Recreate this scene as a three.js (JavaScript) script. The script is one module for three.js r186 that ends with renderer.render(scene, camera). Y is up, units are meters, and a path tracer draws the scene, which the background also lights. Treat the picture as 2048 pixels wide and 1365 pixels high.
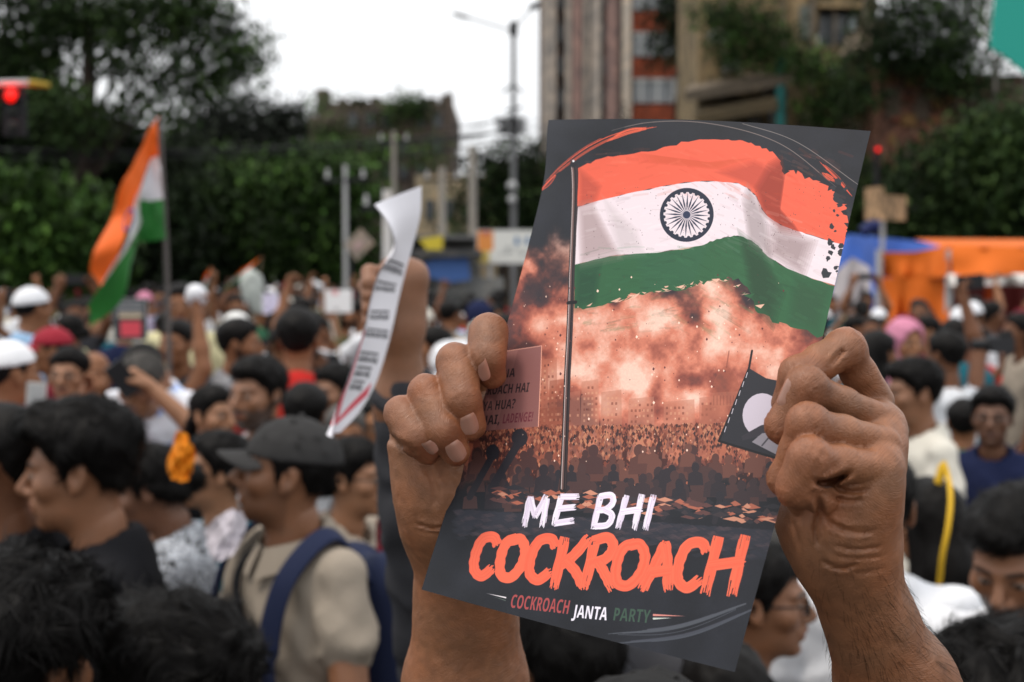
import * as THREE from 'three';
import { mergeGeometries } from 'three/addons/utils/BufferGeometryUtils.js';

// ---------------------------------------------------------------- camera, sky, sun, exposure
const FPX = 2550, EYE = 1.95, PITCH = Math.atan((682.5 - 545) / FPX);
const scene = new THREE.Scene();
const camera = new THREE.PerspectiveCamera((2 * Math.atan(682.5 / FPX) * 180) / Math.PI, 2048 / 1365, 0.05, 600);
camera.position.set(0, EYE, 0);
camera.rotation.x = -PITCH;
camera.focus = 0.69;
camera.userData.fStop = 8.4;
const renderer = new THREE.WebGLRenderer();
renderer.toneMapping = THREE.LinearToneMapping;
renderer.toneMappingExposure = 1.08;
renderer.shadowMap.enabled = true;
{ // overcast monsoon sky: a closed cloud deck, brighter towards the zenith
  const w = 256, h = 128, data = new Float32Array(w * h * 4);
  for (let j = 0; j < h; j++) for (let i = 0; i < w; i++) {
    const up = Math.sin(((j + 0.5) / h - 0.5) * Math.PI), a = (i / w) * Math.PI * 2;
    const cl = 1 + 0.05 * Math.sin(a * 3 + up * 5) + 0.04 * Math.sin(a * 7 - up * 11);
    const v = (up > 0 ? 1.02 + 0.42 * up : 0.3) * cl;
    data.set([v * 0.985, v, v * 1.02, 1], (j * w + i) * 4);
  }
  const t = new THREE.DataTexture(data, w, h, THREE.RGBAFormat, THREE.FloatType);
  t.mapping = THREE.EquirectangularReflectionMapping; t.magFilter = THREE.LinearFilter; t.needsUpdate = true;
  scene.background = t; scene.environment = t;
}
const sun = new THREE.DirectionalLight(0xfff4e6, 1.5);
sun.position.set(-9, 25, -3); sun.target.position.set(0, 1, -6);
sun.castShadow = true; sun.shadow.radius = 24; sun.shadow.mapSize.set(2048, 2048);
Object.assign(sun.shadow.camera, { left: -40, right: 40, top: 40, bottom: -40, near: 1, far: 120 });
scene.add(sun, sun.target);

// ---------------------------------------------------------------- helpers
const { sin, cos, abs, max, min, sqrt, PI, hypot, floor, exp, atan2 } = Math;
function rng(seed) { let s = seed >>> 0; return () => { s = (s + 0x6d2b79f5) | 0; let t = Math.imul(s ^ (s >>> 15), 1 | s); t = (t + Math.imul(t ^ (t >>> 7), 61 | t)) ^ t; return ((t ^ (t >>> 14)) >>> 0) / 4294967296; }; }
const V = (x, y, z) => new THREE.Vector3(x, y, z);
const lerp = (a, b, t) => a + (b - a) * t, clamp = (x, a, b) => (x < a ? a : x > b ? b : x), smooth = (a, b, x) => { const t = clamp((x - a) / (b - a), 0, 1); return t * t * (3 - 2 * t); };
const CP = cos(PITCH), SP = sin(PITCH);
// a photo pixel at a known distance along the view axis, as a world point
function at(px, py, d) { const x = ((px - 1024) / FPX) * d, y = ((682.5 - py) / FPX) * d; return V(x, EYE + y * CP - d * SP, -y * SP - d * CP); }
const at3 = (a) => { const p = at(a[0], a[1], a[2]); return [p.x, p.y, p.z]; };
const hash = (x, y, z) => { let h = Math.imul(x, 374761393) ^ Math.imul(y, 668265263) ^ Math.imul(z, 1274126177); h = Math.imul(h ^ (h >>> 13), 1274126177); return ((h ^ (h >>> 16)) >>> 0) / 4294967296; };
function n3(x, y, z) { // value noise, -1 to 1
  const ix = floor(x), iy = floor(y), iz = floor(z); let fx = x - ix, fy = y - iy, fz = z - iz;
  fx = fx * fx * (3 - 2 * fx); fy = fy * fy * (3 - 2 * fy); fz = fz * fz * (3 - 2 * fz);
  const l = (a, b, t) => a + (b - a) * t, c = (dx, dy, dz) => hash(ix + dx, iy + dy, iz + dz);
  return 2 * l(l(l(c(0, 0, 0), c(1, 0, 0), fx), l(c(0, 1, 0), c(1, 1, 0), fx), fy), l(l(c(0, 0, 1), c(1, 0, 1), fx), l(c(0, 1, 1), c(1, 1, 1), fx), fy), fz) - 1;
}
const fbm = (x, y, z, o = 4) => { let s = 0, a = 0.5, f = 1; for (let i = 0; i < o; i++) { s += a * n3(x * f, y * f, z * f + i * 7); a *= 0.5; f *= 2.03; } return s; };
const lin = (hex) => { const c = new THREE.Color(hex); return [c.r, c.g, c.b]; };
const taken = {};
function numbered(name) { const k = (taken[name] = (taken[name] ?? -1) + 1); return k ? name + '_' + String(k).padStart(3, '0') : name; }
function tag(o, label, category, group, kind) { if (label) o.userData.label = label; if (category) o.userData.category = category; if (group) o.userData.group = group; if (kind) o.userData.kind = kind; return o; }
function thing(name, label, category, pos = [0, 0, 0], turn = 0, group) { const o = new THREE.Group(); o.name = numbered(name); o.position.set(...pos); o.rotation.y = turn; scene.add(o); return tag(o, label, category, group); }
function part(name, geo, mat, parent) { const m = new THREE.Mesh(geo, mat); m.name = parent === scene ? numbered(name) : name; m.castShadow = m.receiveShadow = true; parent.add(m); return m; }
function solo(name, geo, mat, label, category, group, kind) { return tag(part(name, geo, mat, scene), label, category, group, kind); }
const std = (color, roughness = 0.8, more = {}) => new THREE.MeshPhysicalMaterial({ specularIntensity: 0.45, color: Array.isArray(color) ? new THREE.Color().setRGB(...color) : color, roughness, ...more });
const phys = (color, roughness = 0.8, more = {}) => new THREE.MeshPhysicalMaterial({ color: Array.isArray(color) ? new THREE.Color().setRGB(...color) : color, roughness, ...more });
const box = (w, h, d, x = 0, y = 0, z = 0) => new THREE.BoxGeometry(w, h, d).translate(x, y, z);
function bar(a, b, w, h = w) { // a box from a to b
  const A = V(...a), B = V(...b), L = A.distanceTo(B), g = new THREE.BoxGeometry(w, L, h);
  return g.applyMatrix4(new THREE.Matrix4().compose(A.clone().add(B).multiplyScalar(0.5), new THREE.Quaternion().setFromUnitVectors(V(0, 1, 0), B.clone().sub(A).normalize()), V(1, 1, 1)));
}
function rod(a, b, r1, r2 = r1, seg = 8) {
  const A = V(...a), B = V(...b), g = new THREE.CylinderGeometry(r2, r1, A.distanceTo(B), seg);
  return g.applyMatrix4(new THREE.Matrix4().compose(A.clone().add(B).multiplyScalar(0.5), new THREE.Quaternion().setFromUnitVectors(V(0, 1, 0), B.clone().sub(A).normalize()), V(1, 1, 1)));
}
const tube = (pts, r, seg = 24, rad = 6) => new THREE.TubeGeometry(new THREE.CatmullRomCurve3(pts.map((p) => (p.isVector3 ? p : V(...p)))), seg, r, rad);
const merge = (list) => mergeGeometries(list.map((g) => { const q = g.index ? g.toNonIndexed() : g; for (const k of Object.keys(q.attributes)) if (!['position', 'normal', 'uv'].includes(k)) q.deleteAttribute(k); return q; }));
function paint(size, draw, srgb = true, w = size, h = size) { // a tiling texture from a function of u, v
  const data = new Uint8Array(w * h * 4);
  for (let j = 0; j < h; j++) for (let i = 0; i < w; i++) { const c = draw(i / w, j / h); for (let k = 0; k < 3; k++) data[(j * w + i) * 4 + k] = clamp(c[k] ?? c[0], 0, 1) * 255; data[(j * w + i) * 4 + 3] = 255; }
  const t = new THREE.DataTexture(data, w, h); t.wrapS = t.wrapT = THREE.RepeatWrapping; t.magFilter = THREE.LinearFilter; if (srgb) t.colorSpace = THREE.SRGBColorSpace; t.needsUpdate = true; return t;
}
const tileNoise = (u, v, f, s = 0) => { const a = u * 2 * PI, b = v * 2 * PI, r = f / (2 * PI); return n3(cos(a) * r + 50 + s, sin(a) * r + cos(b) * r * 0.9, sin(b) * r + 20 + s * 3); };

// ---------------------------------------------------------------- distance fields
// A field is a list of groups {k, prims, inv?}; a prim is a tapered capsule {a, b, ra, rb, k}, or an ellipsoid {c, r, k}; cut: true takes it away.
function field(groups) {
  const G = groups.map((g) => {
    const lo = [1e9, 1e9, 1e9], hi = [-1e9, -1e9, -1e9];
    for (const p of g.prims) { if (p.cut) continue; for (const [c, r] of p.c ? [[p.c, max(...p.r)]] : [[p.a, p.ra], [p.b, p.rb]]) for (let i = 0; i < 3; i++) { lo[i] = min(lo[i], c[i] - r); hi[i] = max(hi[i], c[i] + r); } }
    const c = [0, 1, 2].map((i) => (lo[i] + hi[i]) / 2);
    return { ...g, k: g.k ?? 0.001, c, R: hypot(hi[0] - c[0], hi[1] - c[1], hi[2] - c[2]), lo, hi };
  });
  const f = (x0, y0, z0) => {
    let total = 1e3;
    for (const g of G) {
      let x = x0, y = y0, z = z0;
      if (g.inv) { const m = g.inv; x = m[0] * x0 + m[4] * y0 + m[8] * z0 + m[12]; y = m[1] * x0 + m[5] * y0 + m[9] * z0 + m[13]; z = m[2] * x0 + m[6] * y0 + m[10] * z0 + m[14]; }
      const far = hypot(x - g.c[0], y - g.c[1], z - g.c[2]) - g.R;
      if (far > total + g.k) continue;
      if (far > 0.12) { if (far < total) total = far; continue; }
      let d = 1e3;
      for (const p of g.prims) {
        let e;
        if (p.c) {
          let dx = x - p.c[0], dy = y - p.c[1], dz = z - p.c[2];
          if (p.rx) { const t = dy * p.cx - dz * p.sx; dz = dy * p.sx + dz * p.cx; dy = t; }
          const r = p.r, ax = dx / r[0], ay = dy / r[1], az = dz / r[2], k0 = sqrt(ax * ax + ay * ay + az * az), bx = ax / r[0], by = ay / r[1], bz = az / r[2], k1 = sqrt(bx * bx + by * by + bz * bz);
          e = k1 > 1e-9 ? (k0 * (k0 - 1)) / k1 : -min(...r);
        } else {
          const a = p.a, b = p.b, ux = b[0] - a[0], uy = b[1] - a[1], uz = b[2] - a[2], wx = x - a[0], wy = y - a[1], wz = z - a[2];
          const t = clamp((wx * ux + wy * uy + wz * uz) / (ux * ux + uy * uy + uz * uz + 1e-12), 0, 1), ex = wx - ux * t, ey = wy - uy * t, ez = wz - uz * t;
          e = sqrt(ex * ex + ey * ey + ez * ez) - (p.ra + (p.rb - p.ra) * t);
        }
        const k = p.k ?? 0.004;
        if (p.cut) { const h = max(k - abs(d + e), 0) / k; d = max(d, -e) + h * h * k * 0.25; }
        else { const h = max(k - abs(d - e), 0) / k; d = min(d, e) - h * h * k * 0.25; }
      }
      if (g.warp) d = g.warp(d, x, y, z);
      const h = max(g.k - abs(total - d), 0) / g.k; total = min(total, d) - h * h * g.k * 0.25;
    }
    return total;
  };
  f.lo = [0, 1, 2].map((i) => min(...G.filter((g) => !g.inv).map((g) => g.lo[i]))); f.hi = [0, 1, 2].map((i) => max(...G.filter((g) => !g.inv).map((g) => g.hi[i])));
  return f;
}
const cap = (a, b, ra, rb = ra, k) => ({ a, b, ra, rb, k });
const ell = (c, r, k, tilt = 0) => ({ c, r, k, rx: tilt, cx: cos(tilt), sx: sin(tilt) });
const cut = (p) => ({ ...p, cut: true });
// Meshes the zero level of f inside the box (naive surface nets). col(x, y, z) gives a vertex colour; uv(x, y, z) a texture coordinate.
function skin(f, lo, hi, cell, col, uv) {
  const n = [0, 1, 2].map((i) => Math.ceil((hi[i] - lo[i]) / cell) + 1), [nx, ny, nz] = n, D = new Float32Array(nx * ny * nz), B = 6, reach = cell * B * 0.87 * 1.25 + cell;
  for (let bz = 0; bz < nz; bz += B) for (let by = 0; by < ny; by += B) for (let bx = 0; bx < nx; bx += B) {
    const c = f(lo[0] + (bx + B / 2) * cell, lo[1] + (by + B / 2) * cell, lo[2] + (bz + B / 2) * cell), skip = abs(c) > reach;
    for (let z = bz; z < min(bz + B, nz); z++) for (let y = by; y < min(by + B, ny); y++) for (let x = bx, i = (z * ny + y) * nx + bx; x < min(bx + B, nx); x++, i++) {
      const edge = x === 0 || y === 0 || z === 0 || x === nx - 1 || y === ny - 1 || z === nz - 1;
      D[i] = edge ? max(0.2 * cell, skip ? c : f(lo[0] + x * cell, lo[1] + y * cell, lo[2] + z * cell)) : skip ? c : f(lo[0] + x * cell, lo[1] + y * cell, lo[2] + z * cell);
    }
  }
  const id = new Int32Array(nx * ny * nz).fill(-1), pos = [], idx = [], sx = 1, sy = nx, sz = nx * ny;
  const corner = [0, sx, sy, sx + sy, sz, sx + sz, sy + sz, sx + sy + sz], edges = [[0, 1], [2, 3], [4, 5], [6, 7], [0, 2], [1, 3], [4, 6], [5, 7], [0, 4], [1, 5], [2, 6], [3, 7]];
  for (let z = 0; z < nz - 1; z++) for (let y = 0; y < ny - 1; y++) for (let x = 0; x < nx - 1; x++) {
    const i = (z * ny + y) * nx + x; let m = 0;
    for (let k = 0; k < 8; k++) if (D[i + corner[k]] < 0) m |= 1 << k;
    if (m === 0 || m === 255) continue;
    let px = 0, py = 0, pz = 0, c = 0;
    for (const [a, b] of edges) {
      if (((m >> a) & 1) === ((m >> b) & 1)) continue;
      const da = D[i + corner[a]], db = D[i + corner[b]], t = da / (da - db);
      px += (a & 1) + t * ((b & 1) - (a & 1)); py += ((a >> 1) & 1) + t * (((b >> 1) & 1) - ((a >> 1) & 1)); pz += (a >> 2) + t * ((b >> 2) - (a >> 2)); c++;
    }
    id[i] = pos.length / 3; pos.push(lo[0] + (x + px / c) * cell, lo[1] + (y + py / c) * cell, lo[2] + (z + pz / c) * cell);
  }
  const quad = (a, b, c, d, flip) => { if (a < 0 || b < 0 || c < 0 || d < 0) return; flip ? idx.push(a, b, c, a, c, d) : idx.push(a, c, b, a, d, c); };
  for (let z = 1; z < nz - 1; z++) for (let y = 1; y < ny - 1; y++) for (let x = 1; x < nx - 1; x++) {
    const i = (z * ny + y) * nx + x, s = D[i] < 0;
    if (s !== D[i + sx] < 0) quad(id[i - sy - sz], id[i - sz], id[i], id[i - sy], s);
    if (s !== D[i + sy] < 0) quad(id[i - sx - sz], id[i - sx], id[i], id[i - sz], s);
    if (s !== D[i + sz] < 0) quad(id[i - sx - sy], id[i - sy], id[i], id[i - sx], s);
  }
  const g = new THREE.BufferGeometry();
  g.setAttribute('position', new THREE.Float32BufferAttribute(pos, 3)); g.setIndex(idx); g.computeVertexNormals();
  const N = pos.length / 3;
  if (col) { const c = new Float32Array(N * 3); for (let i = 0; i < N; i++) c.set(col(pos[i * 3], pos[i * 3 + 1], pos[i * 3 + 2]), i * 3); g.setAttribute('color', new THREE.BufferAttribute(c, 3)); }
  if (uv) { const c = new Float32Array(N * 2); for (let i = 0; i < N; i++) c.set(uv(pos[i * 3], pos[i * 3 + 1], pos[i * 3 + 2], g.attributes.normal, i), i * 2); g.setAttribute('uv', new THREE.BufferAttribute(c, 2)); }
  return g;
}
function joined(list) { // keeps index, colour and uv where all have them
  return mergeGeometries(list);
}
// ---------------------------------------------------------------- the setting: road, buildings, trees
const M = (px, d) => (px * d) / FPX; // a length in photo pixels at a distance, in metres
const worn = (base, streak, seed, sc = 1) => paint(256, (u, v) => { const s = tileNoise(u, v * 0.25, 60, seed) * 0.5 + tileNoise(u, v, 14, seed + 2) * 0.5, f = tileNoise(u, v, 90, seed + 5), k = 1 + streak * (s * 0.7 + f * 0.25) * sc; return [base[0] * k, base[1] * k * (1 - 0.05 * s), base[2] * k * (1 - 0.1 * s)]; });
const wornMat = (base, streak, seed, r = 0.9) => { const t = worn(base, streak, seed); return std(0xffffff, r, { map: t }); };
function slab(w, h, d, x, y, z, per = 4) { // box with uv in metres
  const g = new THREE.BoxGeometry(w, h, d), uv = g.attributes.uv, dims = [[d, h], [d, h], [w, d], [w, d], [w, h], [w, h]];
  for (let f = 0; f < 6; f++) for (let i = 0; i < 4; i++) uv.setXY(f * 4 + i, (uv.getX(f * 4 + i) * dims[f][0]) / per + f * 0.13 + x * 0.11, (uv.getY(f * 4 + i) * dims[f][1]) / per + y * 0.07);
  return g.translate(x, y, z);
}
// a box that fills a rectangle of the photo at a distance; deep metres thick behind its face
function faceBox(x0, y0, x1, y1, d, deep, per) { const a = at(x0, y0, d), b = at(x1, y1, d); return slab(abs(b.x - a.x), abs(a.y - b.y), deep, (a.x + b.x) / 2, (a.y + b.y) / 2, a.z - deep / 2, per); }
const groundPx = (d) => 545 + (EYE / d) * FPX;
{
  const t = paint(512, (u, v) => { const n = 0.24 + 0.05 * tileNoise(u, v, 200) + 0.04 * tileNoise(u, v, 24, 3) + 0.03 * tileNoise(u, v, 80, 7); return [n, n * 0.98, n * 0.95]; });
  t.repeat.set(90, 90); const g = new THREE.PlaneGeometry(500, 500).rotateX(-PI / 2).translate(0, 0, -100);
  tag(part('road', g, std(0xffffff, 0.93, { map: t }), scene), 'grey asphalt street under the packed crowd', null, null, 'structure');
}
// --- concrete tower with upright fins
{
  const d = 60, o = thing('concrete_tower', 'tall weathered grey concrete tower with upright fins beside the street lamp', 'building');
  const back = wornMat([0.36, 0.31, 0.29], 0.5, 3), fin = wornMat([0.62, 0.58, 0.54], 0.42, 11), pink = wornMat([0.55, 0.45, 0.42], 0.45, 17), slotShade = std([0.07, 0.075, 0.08], 0.2, { specularIntensity: 1 });  // window fill is near-black: the shade of the rooms painted in, with gloss
  part('wall', faceBox(1086, -220, 1246, groundPx(d + 0.9), d + 0.9, 9), back, o);
  [[1085, 1113, fin], [1131, 1144, fin], [1146, 1164, pink], [1167, 1178, fin], [1183, 1204, fin], [1214, 1236, pink]].forEach(([a, b, m], i) => part('fin', faceBox(a, -215 - i * 3, b, groundPx(d), d + (i % 2) * 0.12, 0.75 - (i % 2) * 0.12), m, o));
  for (const x of [1115, 1205]) for (let y = -150; y < 250; y += 66) part('window', faceBox(x + 2, y, x + 10, y + 34, d + 0.86, 0.2), slotShade, o);
}
// --- brick and glass block far behind the tower
{
  const d = 80, o = thing('brick_block', 'far office block with bands of orange brick and pale windows', 'building');
  const pale = wornMat([0.74, 0.69, 0.63], 0.3, 21), brick = wornMat([0.5, 0.25, 0.17], 0.5, 25), glass = std([0.3, 0.32, 0.33], 0.25), frame = std([0.5, 0.49, 0.46], 0.6);
  part('corner_pier', faceBox(1241, -120, 1264, groundPx(d - 0.5), d - 0.5, 6), pale, o);
  part('wall', faceBox(1264, -120, 1400, groundPx(d + 0.4), d + 0.4, 6), wornMat([0.66, 0.6, 0.55], 0.25, 27), o);
  for (let k = -1; k < 4; k++) { const y = 24 + k * 93; part('brick_band', faceBox(1265, y, 1399, y + 38, d, 0.5), brick, o); for (let i = 0; i < 4; i++) { const x = 1268 + i * 33; const w = part('window', faceBox(x, y + 44, x + 29, y + 88, d + 0.2, 0.3), glass, o); part('frame', faceBox(x + 13, y + 44, x + 16, y + 88, d + 0.1, 0.12), frame, w); part('frame', faceBox(x, y + 40, x + 29, y + 45, d + 0.08, 0.14), frame, w); } }
}
// --- ochre building overgrown with creepers
{
  const d = 40, o = thing('ochre_building', 'stained ochre old building with a broken window and a green drainpipe', 'building');
  const wall = wornMat([0.44, 0.385, 0.29], 0.75, 31), light = wornMat([0.54, 0.47, 0.36], 0.55, 33), dark = wornMat([0.42, 0.38, 0.33], 0.6, 35), paneShade = std([0.07, 0.08, 0.085], 0.15, { specularIntensity: 1 });  // glossy near-black fill of the windows stands in for shaded rooms behind
  part('wall', faceBox(1398, -160, 1640, groundPx(d), d, 5), wall, o); part('wall', faceBox(1722, -160, 1758, groundPx(d), d, 5), wall, o); part('wall', faceBox(1640, 92, 1722, groundPx(d), d, 5), wall, o); part('wall', faceBox(1640, -160, 1722, 8, d, 5), wall, o);
  part('pier', faceBox(1586, -160, 1616, 122, d - 0.12, 0.4), light, o); part('pier', faceBox(1398, -160, 1440, 168, d - 0.1, 0.4), light, o);
  const w = part('window', faceBox(1640, 8, 1722, 92, d + 0.7, 0.1), paneShade, o);
  part('frame', faceBox(1638, 6, 1724, 14, d - 0.05, 0.3), light, w); part('frame', faceBox(1668, 14, 1674, 90, d + 0.25, 0.1), dark, w); part('curtain', faceBox(1700, 34, 1716, 86, d + 0.4, 0.06), std([0.5, 0.56, 0.58], 0.9), w);
  part('shutter', faceBox(1600, 10, 1628, 76, d - 0.02, 0.1), std([0.12, 0.13, 0.11], 0.6), o);
  const ledge = (a, b, c, e, m) => { const A = at(a, b, d - 0.1), B = at(c, e, d - 1.0); part('ledge', bar([A.x, A.y, A.z], [B.x, B.y, B.z], 0.32, 1.5), m, o); };
  ledge(1376, 186, 1590, 150, dark); ledge(1400, 228, 1560, 198, wornMat([0.4, 0.35, 0.27], 0.4, 39)); ledge(1690, 98, 1770, 70, dark); ledge(1600, 240, 1770, 262, dark);
  { const a = at(1562, 120, d - 1.4), b = at(1562, groundPx(d - 1.4), d - 1.4); part('drainpipe', rod([a.x, a.y, a.z], [b.x, 0, b.z], M(10, d), M(10, d), 12), std([0.02, 0.13, 0.12], 0.6), o); }
  for (const x of [1450, 1500, 1540]) { const w2 = part('window', faceBox(x, 212, x + 22, 262, d - 0.03, 0.12), paneShade, o); part('frame', faceBox(x + 9, 212, x + 13, 262, d - 0.12, 0.06), light, w2); }
  for (const [x, y] of [[1450, 120], [1530, 168], [1660, 130], [1420, 60]]) { const ac = part('air_conditioner', faceBox(x, y, x + 34, y + 24, d - 0.55, 0.5), std([0.4, 0.39, 0.36], 0.7), o); const f = at(x + 14, y + 12, d - 0.56); part('fan_grille', new THREE.TorusGeometry(0.13, 0.02, 6, 16).translate(f.x, f.y, f.z), std([0.12, 0.12, 0.12], 0.6), ac); }
  for (const [x, w] of [[1448, 3], [1628, 4], [1732, 4], [1570, 3]]) { const q = at(x, -150, d - 0.2); part('pipe', rod([q.x, 0, q.z], [q.x, q.y, q.z], M(w, d), M(w, d), 8), std([0.16, 0.13, 0.1], 0.7), o); }
  for (let k = 0; k < 6; k++) { const y = -30 + k * 9; part('balcony_rail', faceBox(1440, 100 + k * 7, 1586, 102 + k * 7, d - 0.9, 0.03), std([0.1, 0.1, 0.1], 0.6), o); }
}
{ const d = 37, o = thing('ruined_building', 'crumbling pinkish brick ruin behind the leafy trees', 'building'), m = wornMat([0.42, 0.3, 0.25], 0.8, 41);
  part('wall', faceBox(1758, 118, 1905, groundPx(d), d, 4, 3), m, o); part('wall', faceBox(1905, 150, 2120, groundPx(d + 1), d + 1, 4, 3), wornMat([0.3, 0.24, 0.2], 0.8, 43), o);
  for (const [x, y, w, h] of [[1776, 175, 26, 60], [1830, 190, 30, 50], [1870, 160, 22, 44], [1800, 300, 30, 60], [1930, 200, 40, 60]]) part('shaded_opening', faceBox(x, y, x + w, y + h, d - 0.04, 0.1), std([0.1, 0.075, 0.055], 0.8), o);  // dark brown panels stand in for the shade inside the open windows
  for (let k = 0; k < 14; k++) { const x = 1762 + ((k * 53) % 135), y = 122 + ((k * 37) % 150); part('brick_patch', faceBox(x, y, x + 10 + (k % 4) * 6, y + 8 + (k % 3) * 7, d - 0.06 - (k % 3) * 0.02, 0.1), wornMat([0.5, 0.3 + (k % 3) * 0.04, 0.24], 0.4, 45 + k % 2), o); } }
{ const d = 29, s = new THREE.Shape(), pts = [[1992, -60], [2110, -60], [2110, 190], [2052, 148], [2008, 112], [1980, 96]].map(([x, y]) => { const p = at(x, y, d); return [p.x, p.y]; }); pts.forEach(([x, y], i) => (i ? s.lineTo(x, y) : s.moveTo(x, y)));
  const g = new THREE.ExtrudeGeometry(s, { depth: 0.08, bevelEnabled: false }); g.translate(0, 0, at(2000, 50, d).z); const o = thing('scaffold_sheet', 'bright teal sheet hung over scaffolding above the trees', 'sheet'); part('sheet', g, std([0.03, 0.36, 0.29], 0.7), o); for (const x of [2000, 2060]) { const a = at(x, -60, d + 0.2); part('scaffold_pole', rod([a.x, a.y, a.z - 0.1], [a.x, 0, a.z - 0.1], 0.04), std([0.12, 0.11, 0.1], 0.6), o); } }
// --- derelict block at the end of the street
{
  const d = 55, o = thing('derelict_building', 'dark derelict brick building overgrown at the roof beyond the street poles', 'building'), m = wornMat([0.36, 0.32, 0.29], 0.7, 51), m2 = wornMat([0.4, 0.36, 0.32], 0.6, 53), openingShade = std([0.06, 0.065, 0.07], 0.2, { specularIntensity: 1 }), light = wornMat([0.62, 0.56, 0.46], 0.4, 55);  // near-black window fill paints the shade inside the openings
  part('wall', faceBox(640, 205, 905, groundPx(d), d, 8, 3), m, o); part('wall', faceBox(618, 232, 660, groundPx(d - 1), d - 1, 6, 3), m2, o);
  for (const [a, b, c, e] of [[632, 178, 655, 232], [676, 196, 690, 208], [700, 198, 730, 206], [740, 194, 760, 207], [842, 196, 872, 208], [880, 190, 904, 208], [893, 184, 902, 200]]) part('parapet', faceBox(a, b, c, e, d - 0.1 + (a % 7) * 0.02, 1.2, 3), m, o);
  for (let r = 0; r < 4; r++) for (let i = 0; i < 7; i++) if ((i * 3 + r) % 4) part('window', faceBox(662 + i * 34, 226 + r * 52, 680 + i * 34, 254 + r * 52, d - 0.05, 0.15), openingShade, o);
  part('lower_wall', faceBox(830, 350, 1000, groundPx(d - 8), d - 8, 5, 3), light, o); for (const x of [850, 890, 930]) part('window', faceBox(x, 400, x + 18, 440, d - 8.05, 0.15), openingShade, o);
  part('lower_wall', faceBox(1000, 320, 1110, groundPx(d - 6), d - 6, 5, 3), m2, o); for (const x of [1010, 1050]) part('window', faceBox(x, 360, x + 20, 400, d - 6.05, 0.15), openingShade, o);
}
// --- long dark terrace behind the street trees
{ const d = 66, o = thing('street_terrace', 'long row of old buildings hidden behind the street trees', 'building'), m = wornMat([0.4, 0.37, 0.33], 0.6, 61), openingShade = std([0.07, 0.075, 0.08], 0.2, { specularIntensity: 1 }); part('wall', faceBox(-500, 296, 640, groundPx(d), d, 6, 3), m, o); for (let i = 0; i < 14; i++) part('window', faceBox(30 + i * 44, 330, 48 + i * 44, 372, d - 0.06, 0.2), openingShade, o);  // dark window fill stands for shaded interiors
  const d2 = 44, o2 = thing('back_wall', 'brown wall behind the leafy trees and orange stall', 'wall'); part('wall', faceBox(1640, 300, 2400, groundPx(d2), d2, 2, 3), wornMat([0.4, 0.35, 0.3], 0.6, 63), o2); }

// --- trees
const leafMat = std(0xffffff, 0.7, { vertexColors: true, side: THREE.DoubleSide, specularIntensity: 0.2 }), barkMat = wornMat([0.17, 0.14, 0.12], 0.5, 71);
function leaves(lobes, n, size, seed, cols) { // leaf-sized faces in clumps spread through the lobes
  const R = rng(seed), p = [], nn = [], cc = [], total = lobes.reduce((s, l) => s + l.w, 0), N3 = V(0, 1, 0);
  for (const l of lobes) { const clumps = max(4, floor((n * l.w) / total / 22)); for (let c = 0; c < clumps; c++) {
    const a = R() * 2 * PI, z = R() * 2 - 1, rr = 0.35 + 0.65 * Math.cbrt(R()), q = sqrt(1 - z * z), cx = l.c.x + l.r[0] * rr * q * cos(a), cy = l.c.y + l.r[1] * rr * z, cz = l.c.z + l.r[2] * rr * q * sin(a), cr = size * (2.2 + R() * 2.4), col = cols[floor(R() * cols.length)], tone = 0.3 + R() * R() * 1.25;
    for (let k = 0; k < 22; k++) { const o = V(R() - 0.5, (R() - 0.5) * 0.7, R() - 0.5).multiplyScalar(2 * cr), C = V(cx, cy, cz).add(o), s = size * (0.6 + R() * 0.7), t = V(R() - 0.5, -0.25 - R() * 0.5, R() - 0.5).normalize(), m = V(R() - 0.5, 0.7 + R(), R() - 0.5).normalize(), b = t.clone().cross(m).normalize(), tip = C.clone().addScaledVector(t, s), L = C.clone().addScaledVector(t, s * 0.45).addScaledVector(b, s * 0.3), Rr = C.clone().addScaledVector(t, s * 0.45).addScaledVector(b, -s * 0.3).addScaledVector(m, s * 0.08), nv = b.clone().cross(t), f = 0.95 * l.t * tone * (0.8 + 0.4 * R());
      for (const v of [C, L, tip, C, tip, Rr]) { p.push(v.x, v.y, v.z); nn.push(nv.x, nv.y, nv.z); cc.push(col[0] * f, col[1] * f, col[2] * f); } } } }
  const g = new THREE.BufferGeometry(); g.setAttribute('position', new THREE.Float32BufferAttribute(p, 3)); g.setAttribute('normal', new THREE.Float32BufferAttribute(nn, 3)); g.setAttribute('color', new THREE.Float32BufferAttribute(cc, 3)); return g;
}
const GREEN = [[0.028, 0.055, 0.016], [0.04, 0.075, 0.02], [0.022, 0.042, 0.014], [0.055, 0.095, 0.024]], BRIGHT = [[0.06, 0.13, 0.022], [0.045, 0.1, 0.02], [0.08, 0.16, 0.028], [0.035, 0.07, 0.02]], DIM = [[0.02, 0.036, 0.014], [0.03, 0.05, 0.018], [0.016, 0.028, 0.012]];
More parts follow.
